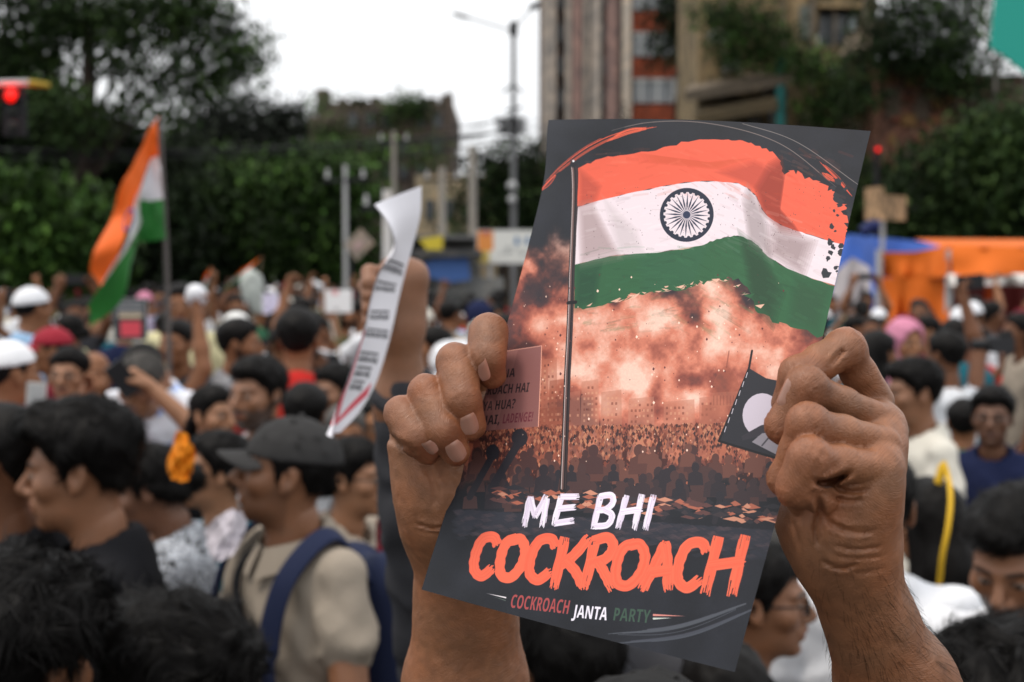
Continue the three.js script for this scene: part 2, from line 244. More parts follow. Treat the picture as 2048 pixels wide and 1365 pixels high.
// lobes are given as photo rectangles at a distance with an offset in depth: [x, y, rx, ry, dz]
function tree(label, d, trunkX, trunkW, lobes, n, size, seed, cols, group, name = 'street_tree', density) {
  const base = at(trunkX, groundPx(d), d), o = thing(name, label, name.includes('creeper') ? 'creeper' : name.includes('bush') ? 'bush' : 'tree', [0, 0, 0], 0, group);
  const L = lobes.map(([x, y, rx, ry, dz = 0, w = 1]) => { const D = d + dz, r = [M(rx, D), M(ry, D), M((rx + ry) / 2, D) * 0.9]; return { c: at(x, y, D), r, w: w * r[0] * r[1], t: 0.55 + 0.9 * hash(floor(x), floor(y), 5) }; });
  if (trunkW) { const top = L.reduce((a, l) => (l.c.y > a.c.y ? l : a)), w = M(trunkW, d) / 2, mid = V(lerp(base.x, top.c.x, 0.15), top.c.y * 0.55, lerp(base.z, top.c.z, 0.3)), gs = [tube([[base.x, -0.1, base.z], [base.x + w * 0.3, mid.y * 0.5, base.z], [mid.x, mid.y, mid.z]], w, 10, 8), tube([[mid.x, mid.y - 0.1, mid.z], [lerp(mid.x, top.c.x, 0.5) + w, lerp(mid.y, top.c.y, 0.5), mid.z], [top.c.x, top.c.y, top.c.z]], w * 0.6, 8, 7)];
    L.forEach((l, i) => { if (i < 6) gs.push(tube([[mid.x, mid.y * (0.75 + 0.03 * i), mid.z], [lerp(mid.x, l.c.x, 0.5), lerp(mid.y, l.c.y, 0.65), lerp(mid.z, l.c.z, 0.5)], [l.c.x, l.c.y, l.c.z]], w * 0.17, 8, 5)); });
    part('trunk', merge(gs), barkMat, o); }
  part('crown', leaves(L, n, size, seed, cols), leafMat, o); return o;
}
tree('tall spreading tree with open crown against the white sky, over the traffic signal', 24, 165, 44, [[40, 40, 110, 80], [170, 20, 110, 60, 0.5], [300, 20, 110, 44], [400, 10, 70, 34], [440, 70, 62, 26, 0, 1.3], [480, 100, 44, 22], [350, 70, 44, 26, 1], [240, 100, 60, 34], [60, 150, 90, 70, 0.6], [130, 230, 60, 60, -0.5, 0.8], [420, 130, 70, 24], [330, 160, 40, 26], [400, 170, 44, 18], [300, 215, 46, 24, 0, 0.8], [270, 165, 34, 20], [440, 175, 34, 14], [350, 225, 26, 16, 0, 0.7], [470, 140, 40, 16]], 19000, 0.125, 3, GREEN, null, 'street_tree');
tree('dark crown behind the tall spreading tree, low over the street', 27, 60, 30, [[20, 290, 120, 80], [130, 310, 110, 60], [240, 300, 80, 40], [330, 300, 60, 24], [60, 240, 90, 50], [-40, 200, 80, 120], [200, 250, 60, 30]], 14000, 0.2, 5, DIM);
tree('fresh bright green bush spilling over at the road edge, below the traffic signal', 16, 40, 12, [[40, 400, 90, 60], [110, 440, 80, 60], [30, 490, 90, 60], [120, 510, 80, 46], [170, 470, 50, 50], [-30, 440, 60, 90]], 12000, 0.13, 7, BRIGHT, null, 'roadside_bush');
tree('dark street tree directly behind the big waving flag', 32, 260, 20, [[230, 360, 90, 60], [300, 380, 80, 60], [250, 440, 100, 60], [210, 510, 90, 60], [320, 500, 80, 70]], 12000, 0.22, 9, DIM);
tree('street tree with mid green leaves between the flag and the leaning board', 36, 430, 20, [[400, 350, 90, 46], [490, 350, 90, 40], [380, 420, 80, 60], [470, 430, 90, 60], [420, 510, 100, 60], [520, 500, 80, 66]], 14000, 0.2, 11, GREEN);
tree('street tree with lighter leaves beside the slim street poles', 34, 620, 18, [[560, 370, 70, 44], [640, 350, 80, 40], [700, 380, 60, 50], [590, 440, 80, 56], [680, 450, 70, 60], [600, 520, 80, 50], [690, 530, 70, 50]], 14000, 0.18, 13, [...GREEN, ...BRIGHT]);
tree('far dark treetops rising above the street trees against the sky', 58, 480, 16, [[420, 245, 50, 34], [480, 232, 46, 36], [545, 228, 50, 30], [590, 245, 28, 22], [500, 280, 110, 34], [400, 280, 60, 30], [570, 290, 90, 26]], 9000, 0.28, 15, [[0.025, 0.032, 0.024], [0.035, 0.042, 0.032]]);
tree('leafy growth on the roof and front of the derelict building', 54, 820, 4, [[805, 215, 40, 18], [842, 214, 30, 20], [822, 198, 22, 12], [775, 232, 26, 14], [715, 203, 26, 6], [676, 262, 30, 14], [646, 262, 22, 18], [640, 205, 12, 18], [700, 312, 56, 34, -4], [655, 330, 46, 44, -4], [760, 305, 36, 24, -4], [850, 300, 30, 30, -3]], 6000, 0.17, 17, BRIGHT.concat(GREEN), null, 'roof_sapling');
tree('dark tree behind the street lamp and the cable tangle', 44, 1000, 16, [[985, 340, 44, 40], [1050, 330, 44, 50], [1010, 400, 60, 50], [1080, 400, 50, 60], [950, 430, 40, 40], [1040, 450, 60, 30]], 7000, 0.22, 19, DIM.concat(GREEN));
tree('dense dark green tree over the orange stall', 27, 1950, 26, [[1960, 290, 90, 50], [2040, 260, 70, 60], [1890, 330, 60, 50], [1980, 380, 100, 60], [1860, 400, 70, 56], [1930, 440, 100, 44], [2050, 410, 60, 80], [2000, 330, 80, 60], [1820, 440, 50, 44]], 16000, 0.17, 21, GREEN);
tree('green creeper hanging over the ochre wall and its ledges', 38.4, 1500, 0, [[1490, 40, 56, 44], [1540, 80, 56, 40], [1590, 120, 46, 34], [1640, 140, 44, 26], [1470, 90, 40, 40], [1420, 20, 30, 30], [1690, 190, 50, 44], [1640, 210, 50, 34]], 7000, 0.15, 23, GREEN.concat(BRIGHT), null, 'wall_creeper');
tree('dark ivy covering the wall above the crumbling ruin', 36.2, 1850, 0, [[1800, 30, 60, 70], [1860, 60, 70, 70], [1930, 40, 70, 80], [1790, 110, 50, 40], [1880, 130, 60, 40], [1950, 150, 70, 50], [1750, 60, 30, 60], [1730, 170, 30, 70]], 10000, 0.16, 25, DIM.concat(GREEN), null, 'wall_creeper');
tree('small dark tree in front of the brick office block', 70, 1340, 10, [[1345, 20, 40, 40], [1360, 70, 30, 40], [1330, 100, 26, 24], [1370, -20, 40, 40], [1210, 235, 34, 16]], 3000, 0.3, 27, DIM);
tree('low shrub pushing up behind the rusty board on its pole', 30, 1730, 10, [[1725, 370, 40, 40], [1760, 440, 60, 34], [1700, 440, 40, 40], [1780, 360, 40, 30]], 4000, 0.17, 29, GREEN, null, 'roadside_bush');

// --- street poles, lamps, signals, cables
const steel = std([0.16, 0.16, 0.165], 0.55, { metalness: 0.3 }), paleSteel = std([0.42, 0.42, 0.42], 0.6), darkSteel = std([0.022, 0.022, 0.024], 0.75, { specularIntensity: 0.2 });
{
  const d = 32, o = thing('street_lamp', 'double armed street lamp on a tall dark pole hung with cables', 'street lamp'), p = (x, y, dd = d) => { const q = at(x, y, dd); return [q.x, q.y, q.z]; }, b = at(1027, 400, d);
  part('pole', rod([b.x, 0, b.z], p(1027, 48), 0.085, 0.06, 12), steel, o);
  const arms = [[p(1027, 62), p(910, 28), p(960, 42)], [p(1027, 60), p(1072, 12), p(1048, 34)]];
  for (const [a, e, m] of arms) { part('arm', tube([a, m, e], 0.03, 12, 6), paleSteel, o); }
  { const a = at(922, 31, d), g = new THREE.SphereGeometry(1, 14, 8).scale(0.26, 0.06, 0.12).rotateZ(-0.27).translate(a.x, a.y, a.z); const l = part('lamp_head', g, paleSteel, o); const a2 = at(1070, 12, d), g2 = new THREE.SphereGeometry(1, 14, 8).scale(0.18, 0.08, 0.12).rotateZ(0.45).translate(a2.x, a2.y, a2.z); part('lamp_head', g2, darkSteel, o); }
  part('junction_collar', rod(p(1027, 70), p(1027, 44), 0.12, 0.1, 10), darkSteel, o);
  for (const [x0, y0, x1, y1] of [[1005, 186, 1027, 168], [1027, 168, 1046, 186], [1010, 222, 1046, 214], [1008, 240, 1048, 246]]) part('bracket', bar(p(x0, y0), p(x1, y1), 0.05), darkSteel, o);
  for (const [y, r] of [[372, 0.13], [400, 0.11]]) { const q = at(1024, y, d - 0.15); part('meter_box', new THREE.SphereGeometry(r, 10, 8).translate(q.x, q.y, q.z), paleSteel, o); }
}
const pole = (label, x, yTop, d, r, mat) => { const a = at(x, yTop, d), o = thing('utility_pole', label, 'pole'); part('shaft', rod([a.x, 0, a.z], [a.x, a.y, a.z], r, r * 0.8, 10), mat, o); part('cross_bar', bar([a.x - 0.35, a.y - 0.25, a.z], [a.x + 0.35, a.y - 0.22, a.z], 0.06), darkSteel, o); for (const s of [-0.28, 0.28]) part('insulator', rod([a.x + s, a.y - 0.2, a.z], [a.x + s, a.y - 0.06, a.z], 0.035, 0.02, 8), paleSteel, o); return a; };
const concrete = wornMat([0.6, 0.57, 0.53], 0.3, 81), whitewash = wornMat([0.8, 0.79, 0.78], 0.15, 83);
pole('slim pale utility pole rising past the derelict building', 787, 262, 28, 0.06, concrete); pole('cracked concrete pole behind the curled paper', 884, 335, 24, 0.085, concrete); pole('concrete pole with braces beside the white hoarding', 945, 292, 26, 0.1, concrete); pole('thin grey pole carrying the leaning board', 690, 330, 20, 0.04, paleSteel); pole('whitewashed stout post behind the curled paper', 774, 380, 17, 0.075, whitewash);
{ const d = 26, q = (x, y, dd) => { const v = at(x, y, dd); return [v.x, v.y, v.z]; }; // cables
  const run = (label, pts, r, grp) => { solo('overhead_cable', tube(pts.map((p) => q(...p)), r, 40, 5), darkSteel, label, 'cable', grp); };
  run('thick bundle of black cables sagging across the street in front of the trees', [[-120, 296, 22], [200, 304, 24], [420, 302, 26], [700, 288, 29], [1027, 262, 32]], 0.032);
  run('second cable bundle running just below the thick bundle of cables', [[-120, 318, 22], [260, 318, 24], [520, 310, 27], [1027, 276, 32]], 0.014);
  for (let k = 0; k < 9; k++) run('thin cable of the tangle hung between street lamp and poles', [[880 - k * 14, 250 + k * 9, 33 + k], [960, 252 + k * 7 - (k % 3) * 9, 32.5], [1027, 226 + k * 7, 32]], 0.012, 'cables tangled at the street lamp');
  for (let k = 0; k < 9; k++) run('thin cable running from the street lamp to the tower', [[1027, 224 + k * 7, 32], [1060, 240 + k * 8 + (k % 2) * 7, 36], [1110, 236 + k * 9, 44]], 0.013, 'cables between lamp and tower');
  { const pts = []; for (let i = 0; i < 60; i++) pts.push(q(1010 + 26 * cos(i * 1.9) + i * 0.4, 252 + 20 * sin(i * 2.3), 32 + 0.3 * sin(i))); solo('cable_coil', tube(pts, 0.012, 220, 4), darkSteel, 'loose coil of black cable tied at the street lamp pole', 'cable'); }
}
function signal(label, x, y, d, r, armTo) {
  const c = at(x, y, d), o = thing('traffic_signal', label, 'traffic light', [c.x, c.y, c.z]);
  part('housing', box(r * 3.2, r * 7.6, r * 1.6, 0, -r * 2.2, -r * 1.2), darkSteel, o);
  const lens = part('red_light', new THREE.SphereGeometry(r, 20, 12).scale(1, 1, 0.5), new THREE.MeshStandardMaterial({ color: 0x300000, emissive: 0xff1408, emissiveIntensity: r < 0.05 ? 0.7 : 1.4, roughness: 0.4 }), o);
  const pl = new THREE.PointLight(0xff2010, 0.25, 6); pl.position.set(0, 0, r * 1.4); pl.castShadow = true; o.add(pl);
  for (const k of [1, 2]) part('dark_lens', new THREE.SphereGeometry(r * 0.9, 14, 8).scale(1, 1, 0.4).translate(0, -k * r * 2.3, -r * 0.42), std([0.015, 0.016, 0.014], 0.3), o);
  part('visor', new THREE.CylinderGeometry(r * 1.15, r * 1.15, r * 1.2, 16, 1, true, -PI / 2, PI).rotateX(PI / 2).translate(0, 0, r * 0.3), darkSteel, o);
  if (armTo) { const e = at(...armTo).sub(c); part('arm', rod([e.x - 3, e.y - 0.05, e.z], [e.x, e.y, e.z], 0.05, 0.04, 10), paleSteel, o); part('arm_end', rod([e.x, e.y, e.z], [e.x + M(40, d), e.y - 0.03, e.z], 0.042, 0.03, 10), std([0.35, 0.26, 0.03], 0.6), o); part('hanger', rod([0, r * 1.4, -r], [e.x - 0.25, e.y, e.z], 0.02), paleSteel, o); part('mast', rod([e.x - 3, -c.y, e.z], [e.x - 3, e.y, e.z], 0.09, 0.07, 10), paleSteel, o); } else part('mast', rod([0, -c.y, -r * 1.6], [0, -r * 5, -r * 1.6], 0.05, 0.05, 10), darkSteel, o);
}
signal('traffic signal showing red on a grey and yellow arm under the tall tree', 22, 191, 15, 0.078, [58, 166, 15]);
signal('small distant traffic signal showing red beside the crumbling ruin', 1756, 299, 24, 0.042);
// --- boards, hoarding, stalls
function sheetFrom(pts, d, thick = 0.03) { const s = new THREE.Shape(), z = at(pts[0][0], pts[0][1], d).z; pts.forEach(([x, y], i) => { const p = at(x, y, d); i ? s.lineTo(p.x, p.y) : s.moveTo(p.x, p.y); }); return new THREE.ExtrudeGeometry(s, { depth: thick, bevelEnabled: false }).translate(0, 0, z); }
{ const o = thing('leaning_board', 'pale square notice board tilted on its corner on a thin pole', 'sign'); part('panel', sheetFrom([[688, 489], [722, 457], [749, 486], [713, 522]], 19.5), wornMat([0.62, 0.56, 0.5], 0.25, 91), o); part('bracket', sheetFrom([[700, 515], [708, 515], [704, 560], [696, 560]], 19.6), darkSteel, o); part('smudged_print', sheetFrom([[704, 492], [722, 478], [728, 486], [714, 504]], 19.45, 0.01), std([0.45, 0.32, 0.3], 0.8), o); }
{ const o = thing('rusty_board', 'square rust streaked pale board on a thin post above the blue tarpaulin', 'sign'), d = 17; part('panel', sheetFrom([[1731, 376], [1766, 374], [1768, 390], [1813, 394], [1812, 441], [1731, 440]], d), wornMat([0.6, 0.5, 0.39], 0.9, 93), o); const a = at(1766, 440, d + 0.1); part('post', rod([a.x, 0, a.z], [a.x, a.y, a.z], 0.03), paleSteel, o); }
{ const d = 21, cv = document.createElement('canvas'); cv.width = 512; cv.height = 320; const g = cv.getContext('2d'); g.fillStyle = '#d9d8d2'; g.fillRect(0, 0, 512, 320); const R = rng(9); g.fillStyle = '#d98c4a'; g.fillRect(0, 0, 120, 200); g.fillStyle = '#c8b060'; g.fillRect(0, 200, 90, 120); g.fillStyle = '#c0705a'; g.fillRect(30, 0, 70, 50); g.fillStyle = '#3f6f9c'; for (const x of [300, 380, 450]) { g.beginPath(); g.ellipse(x, 80, 16, 22, 0, 0, 7); g.fill(); g.fillRect(x - 18, 98, 36, 40); } g.fillStyle = '#54585c'; for (let k = 0; k < 22; k++) g.fillRect(150 + R() * 120, 150 + R() * 90, 8 + R() * 22, 6); for (let k = 0; k < 30; k++) g.fillRect(280 + R() * 190, 180 + R() * 110, 10 + R() * 26, 5); const t = new THREE.CanvasTexture(cv); t.colorSpace = THREE.SRGBColorSpace;
  const o = thing('hoarding', 'white printed hoarding with an orange corner above the grey stall', 'billboard'), a = at(955, 462, d), b = at(1090, 526, d), w = b.x - a.x, h = a.y - b.y; const p = new THREE.PlaneGeometry(w, h).translate((a.x + b.x) / 2, (a.y + b.y) / 2, a.z); part('printed_panel', p, std(0xffffff, 0.7, { map: t }), o); part('backing', slab(w + 0.04, h + 0.04, 0.05, (a.x + b.x) / 2, (a.y + b.y) / 2, a.z - 0.03), paleSteel, o); for (const x of [a.x + 0.2, b.x - 0.2]) part('post', rod([x, 0, a.z - 0.1], [x, b.y, a.z - 0.1], 0.04), paleSteel, o); }
solo('yellow_cloth', sheetFrom([[838, 479], [886, 471], [884, 505], [876, 512], [858, 516], [852, 498]], 20, 0.02), std([0.6, 0.47, 0.05], 0.85), 'bright yellow cloth hung from a line beside the concrete pole', 'cloth');
{ const d = 20, o = thing('grey_stall', 'grey sheet metal stall with a blue tarpaulin under the white hoarding', 'stall'), m = wornMat([0.48, 0.48, 0.47], 0.4, 95); part('front', faceBox(872, 556, 1006, groundPx(d), d, 1.6, 2), m, o); part('shutter', faceBox(890, 590, 940, groundPx(d - 0.04), d - 0.04, 0.05, 2), wornMat([0.36, 0.36, 0.35], 0.3, 97), o); part('tarpaulin', sheetFrom([[838, 534], [862, 520], [936, 510], [941, 560], [900, 566], [844, 552]], d - 0.3), std([0.06, 0.13, 0.34], 0.6), o); part('roof_sheet', faceBox(820, 500, 960, 514, d - 0.5, 1.6, 2), wornMat([0.3, 0.3, 0.3], 0.4, 99), o); part('post', (() => { const a = at(842, 510, d - 0.4); return rod([a.x, 0, a.z], [a.x, a.y, a.z], 0.03); })(), steel, o);
  const o2 = thing('awning_stall', 'roadside stall under grey awnings beside the concrete pole', 'stall'); part('awning', faceBox(800, 470, 960, 478, 23, 2), std([0.14, 0.14, 0.14], 0.8), o2); part('back', faceBox(790, 478, 960, groundPx(24.5), 24.5, 0.2), std([0.12, 0.12, 0.115], 0.8), o2); part('side', faceBox(786, 478, 792, groundPx(23), 23, 1.6), std([0.12, 0.12, 0.115], 0.8), o2); }
const orange = std([0.62, 0.13, 0.012], 0.75), orangeDeep = std([0.5, 0.085, 0.012], 0.8);
{ const d = 16, o = thing('orange_stall', 'orange cloth canopy stall with a white frilled edge', 'stall');
  const fold = (pts, amp, seed) => { // a hanging cloth between a top and a bottom row of photo points, with soft folds
    const n = pts[0].length - 1, nu = 40, nv = 12, p = [], id = [], pick = (row, u, i) => { const x = u * n, k = min(floor(x), n - 1), f = x - k; return lerp(row[k][i], row[k + 1][i], f); };
    for (let j = 0; j <= nv; j++) for (let i = 0; i <= nu; i++) { const u = i / nu, v = j / nv, q = at(lerp(pick(pts[0], u, 0), pick(pts[1], u, 0), v), lerp(pick(pts[0], u, 1), pick(pts[1], u, 1), v), lerp(pick(pts[0], u, 2), pick(pts[1], u, 2), v) + amp * v * n3(u * 9, v * 1.2, seed)); p.push(q.x, q.y, q.z); }
    for (let j = 0; j < nv; j++) for (let i = 0; i < nu; i++) { const a = j * (nu + 1) + i; id.push(a, a + nu + 1, a + 1, a + 1, a + nu + 1, a + nu + 2); }
    const g = new THREE.BufferGeometry(); g.setAttribute('position', new THREE.Float32BufferAttribute(p, 3)); g.setIndex(id); g.computeVertexNormals(); return g; };
  part('valance', fold([[[1893, 500, d], [1905, 490, d], [2120, 496, d]], [[1893, 552, d - 0.1], [1905, 551, d - 0.15], [2120, 552, d - 0.1]]], 0.25, 1), orange, o);
  part('side_valance', fold([[[1757, 505, d + 1], [1830, 504, d + 0.6], [1904, 490, d]], [[1757, 553, d + 1], [1830, 560, d + 0.6], [1894, 553, d]]], 0.25, 2), orange, o);
  part('frill', fold([[[1893, 548, d - 0.15], [2120, 548, d - 0.15]], [[1893, 571, d - 0.18], [2120, 570, d - 0.18]]], 0.3, 3), std([0.75, 0.72, 0.68], 0.9), o);
  part('side_cloth', fold([[[1760, 556, d + 1], [1898, 556, d + 0.1]], [[1756, 690, d + 1], [1900, 700, d + 0.1]]], 0.4, 4), orange, o);
  part('back_cloth', fold([[[1890, 540, d + 2.5], [2120, 540, d + 2.5]], [[1890, 700, d + 2.5], [2120, 700, d + 2.5]]], 0.2, 5), std([0.1, 0.014, 0.012], 0.85), o);  // cloth coloured deep maroon to stand in for the shaded stall interior
  part('roof_cloth', fold([[[1830, 478, d + 3], [2120, 480, d + 3]], [[1893, 496, d], [2120, 495, d]]], 0.1, 6), orange, o);
  for (const [x, dd, m] of [[1980, d + 0.6, orangeDeep], [1900, d, paleSteel], [1760, d + 1, paleSteel]]) { const a = at(x, 500, dd); part('post', rod([a.x, 0, a.z], [a.x, a.y, a.z], 0.05), m, o); }
  solo('blue_tarpaulin', fold([[[1660, 486, 19], [1700, 468, 19], [1790, 478, 19.5], [1880, 488, 20]], [[1640, 600, 18.2], [1700, 620, 18.2], [1770, 640, 18.4], [1880, 520, 19]]], 0.5, 7), std([0.03, 0.09, 0.36], 0.55), 'bright blue tarpaulin stretched beside the orange canopy', 'tarpaulin');
  solo('dark_blue_roll', tube([at(1725, 466, 18.8), at(1745, 452, 18.8), at(1765, 456, 18.8)], 0.09, 10, 8), std([0.012, 0.02, 0.09], 0.6), 'dark blue rolled sheet lying on top of the blue tarpaulin', 'sheet');
  solo('grey_cloth', fold([[[1672, 545, 16], [1705, 515, 15.8], [1740, 535, 15.8]], [[1650, 640, 15.7], [1710, 650, 15.5], [1746, 640, 15.6]]], 0.5, 8), std([0.36, 0.33, 0.34], 0.9), 'pale grey cloth hanging in front of the blue tarpaulin', 'cloth');
}
// ---------------------------------------------------------------- people: shared bodies
const toPx = (x, y, z) => { const dy = y - EYE, d = -z * CP - dy * SP, yy = dy * CP - z * SP; return [1024 + (x / d) * FPX, 682.5 - (yy / d) * FPX, d]; };
const poreMap = paint(512, (u, v) => { const w = tileNoise(u, v, 20, 3) * 0.02, l1 = abs(sin((u + v + w) * PI * 60)), l2 = abs(sin((u - v * 1.4 + w) * PI * 45)), c = 0.3 + 0.2 * tileNoise(u, v, 120) + 0.14 * tileNoise(u, v, 44, 5) + 0.22 * min(1, l1 * 2.2) + 0.22 * min(1, l2 * 2.2); return [c, c, c]; }, false);
const poreUv = (x, y, z) => [(x + z * 0.8) * 18, (y + z * 0.45) * 18];
const skinMat = phys(0xffffff, 0.46, { vertexColors: true, bumpMap: poreMap, bumpScale: 0.00045, specularIntensity: 1 });
const farSkin = std(0xffffff, 0.55, { vertexColors: true });
const SK = { tan: [0.31, 0.145, 0.074], brown: [0.225, 0.098, 0.048], deep: [0.15, 0.064, 0.033], fair: [0.4, 0.215, 0.13], holder: [0.25, 0.1, 0.043] };
const nailMat = phys([0.31, 0.155, 0.108], 0.36, { clearcoat: 0.3, clearcoatRoughness: 0.35 });
function nailGeo(c, axis, up, w, l) { // a curved finger nail
  const y = axis.clone().normalize(), z = up.clone().addScaledVector(y, -up.dot(y)).normalize(), x = y.clone().cross(z), n = 10, p = [], id = [];
  for (let j = 0; j <= n; j++) for (let i = 0; i <= n; i++) { const s = (i / n) * 2 - 1, t = (j / n) * 2 - 1, X = s * sqrt(1 - t * t * (t < 0 ? 0.42 : 0.3)) * w * 0.5, Y = t * sqrt(1 - s * s * 0.26) * l * 0.5, Z = -(X * X) / (w * 0.78) - (t < -0.75 ? (-(t + 0.75)) * 0.0022 : 0) - max(0, t - 0.6) * max(0, t - 0.6) * 0.003;
    const q = c.clone().addScaledVector(x, X).addScaledVector(y, Y).addScaledVector(z, Z); p.push(q.x, q.y, q.z); }
  for (let j = 0; j < n; j++) for (let i = 0; i < n; i++) { const a = j * (n + 1) + i; id.push(a, a + 1, a + n + 1, a + 1, a + n + 2, a + n + 1); }
  const g = new THREE.BufferGeometry(); g.setAttribute('position', new THREE.Float32BufferAttribute(p, 3)); g.setIndex(id); g.computeVertexNormals(); return g;
}
// one finger: joints from knuckle to tip, radius r; wrinkles over the two joints
function finger(j, r, k = 0.0016, full = 0) {
  const [m, p, d, t] = j, H = (a, b, f) => [lerp(a[0], b[0], f), lerp(a[1], b[1], f), lerp(a[2], b[2], f)], mp = H(m, p, 0.55), pd = H(p, d, 0.5), w1 = full ? 0.99 : 0.93, w2 = full ? 0.97 : 0.89, prims = [cap(m, mp, r * 1.06, r * w1, 0.004), cap(mp, p, r * w1, r * 0.99, 0.004), ...(full ? [] : [ell(p, [r * 1.04, r * 1.04, r * 1.04], 0.004)]), cap(p, pd, r * 0.99, r * w2, 0.006), cap(pd, d, r * w2, r * 0.93, 0.006), cap(d, t, r * 0.92, r * (full ? 0.84 : 0.8), 0.006)];
  const ax = [[m, p, d], [p, d, t]].map(([a, b, c]) => { const v = V(c[0] - a[0], c[1] - a[1], c[2] - a[2]).normalize(); return [b, v.x, v.y, v.z]; });
  return { k, prims, warp: (v, x, y, z) => { if (abs(v) > 0.004) return v; for (const [b, ux, uy, uz] of ax) { const dx = x - b[0], dy = y - b[1], dz = z - b[2]; if (dx * dx + dy * dy + dz * dz > r * r * 5) continue; const s = dx * ux + dy * uy + dz * uz; v += (full ? 0.0002 : 0.0004) * exp(-((s / 0.0055) ** 2)) * sin(s * 2100 + 6 * n3(x * 300, y * 300, z * 300)); } return v; } };
}
// grooves and folds of the skin along curves on its surface, facing the viewer
function creased(f, list, dmax = 9) {
  const L = list.map(({ p, w, a }) => { const c = new THREE.CatmullRomCurve3(p.map(([x, y]) => V(x, y, 0))).getPoints(14); const xs = c.map((q) => q.x), ys = c.map((q) => q.y); return { c, w, a, b: [min(...xs) - 3 * w, max(...xs) + 3 * w, min(...ys) - 3 * w, max(...ys) + 3 * w] }; });
  const g = (x, y, z) => { let v = f(x, y, z); if (abs(v) > 0.006) return v; v += 0.00022 * n3(x * 230, y * 230, z * 230) + 0.00045 * n3(x * 75, y * 75, z * 75); const [px, py, d] = toPx(x, y, z); if (d > dmax) return v;
    for (const { c, w, a, b } of L) { if (px < b[0] || px > b[1] || py < b[2] || py > b[3]) continue; let m = 1e9, mi = 0; for (let i = 0; i < c.length - 1; i++) { const ux = c[i + 1].x - c[i].x, uy = c[i + 1].y - c[i].y, t = clamp(((px - c[i].x) * ux + (py - c[i].y) * uy) / (ux * ux + uy * uy), 0, 1), e = hypot(px - c[i].x - ux * t, py - c[i].y - uy * t); if (e < m) { m = e; mi = (i + t) / (c.length - 1); } }
      const end = smooth(0, 0.2, mi) * smooth(1, 0.8, mi); v += a * end * (exp(-((m / w) ** 2)) - 0.35 * exp(-(((m - 2 * w) / (w * 0.9)) ** 2))); } return v; };
  g.lo = f.lo; g.hi = f.hi; return g;
}
const grow = (f, e = 0.012) => [f.lo.map((v) => v - e), f.hi.map((v) => v + e)];
const mottled = (base, amp = 0.14, s = 1) => (x, y, z) => { const a = 1 + amp * (0.6 * fbm(x * 38 * s, y * 38 * s, z * 38 * s, 3) + 0.55 * n3(x * 260 * s, y * 260 * s, z * 260 * s)), r = 1 + amp * 0.35 * n3(x * 60 * s + 9, y * 60 * s, z * 60 * s); return [base[0] * a * r, base[1] * a, base[2] * a / r]; };

// head in its own space: origin at its middle, facing +z, 0.225 m tall
function headGroups(o = {}, inv) {
  const j = o.jaw ?? 1, n = o.nose ?? 1, w = o.wide ?? 1;
  const prims = [ell([0, 0.03, -0.012], [0.074 * w, 0.088, 0.096], 0.02), ell([0, -0.028, 0.022], [0.06 * w, 0.082, 0.068], 0.03), ell([0, -0.072, 0.03], [0.05 * w * j, 0.036, 0.052], 0.025), ell([0, -0.096, 0.07], [0.02, 0.016, 0.018], 0.022),
    ell([0.048 * w, -0.018, 0.056], [0.022, 0.024, 0.024], 0.02), ell([-0.048 * w, -0.018, 0.056], [0.022, 0.024, 0.024], 0.02), cap([0.045, 0.026, 0.07], [0.012, 0.024, 0.086], 0.009, 0.009, 0.014), cap([-0.045, 0.026, 0.07], [-0.012, 0.024, 0.086], 0.009, 0.009, 0.014),
    cut(ell([0.033, 0.003, 0.098], [0.02, 0.013, 0.014], 0.014)), cut(ell([-0.033, 0.003, 0.098], [0.02, 0.013, 0.014], 0.014)), ell([0.031, 0.004, 0.0765], [0.0135, 0.012, 0.0125], 0.004), ell([-0.031, 0.004, 0.0765], [0.0135, 0.012, 0.0125], 0.004),
    cap([0, 0.018, 0.086], [0, -0.024, 0.108 + 0.006 * n], 0.0075, 0.0115 * n, 0.012), cap([0.0, -0.03, 0.107], [0.013 * n, -0.033, 0.095], 0.008, 0.0085, 0.008), cap([0.0, -0.03, 0.107], [-0.013 * n, -0.033, 0.095], 0.008, 0.0085, 0.008),
    ell([0, -0.057, 0.082], [0.026, 0.018, 0.016], 0.014), cap([0.02, -0.058, 0.087], [0.004, -0.054, 0.0975], 0.0035, 0.0056, 0.006), cap([-0.02, -0.058, 0.087], [-0.004, -0.054, 0.0975], 0.0035, 0.0056, 0.006), cap([0.014, -0.069, 0.0885], [-0.014, -0.069, 0.0885], 0.0066, 0.0066, 0.007), cut(cap([0.02, -0.0615, 0.1], [-0.02, -0.0615, 0.1], o.open ? 0.0075 : 0.0028, o.open ? 0.0075 : 0.0028, 0.004)),
    cut(ell([0, -0.083, 0.095], [0.016, 0.006, 0.01], 0.01))];
  const ears = [1, -1].map((s) => ({ k: 0.008, inv, prims: [ell([s * 0.079 * w, 0.0, -0.012], [0.007, 0.031, 0.018], 0.006, 0.2), ell([s * 0.076 * w, -0.026, -0.004], [0.006, 0.01, 0.009], 0.006), cut(ell([s * 0.088 * w, 0.003, -0.009], [0.008, 0.017, 0.009], 0.006))] }));
  return [{ k: 0.01, inv, prims }, ...ears];
}
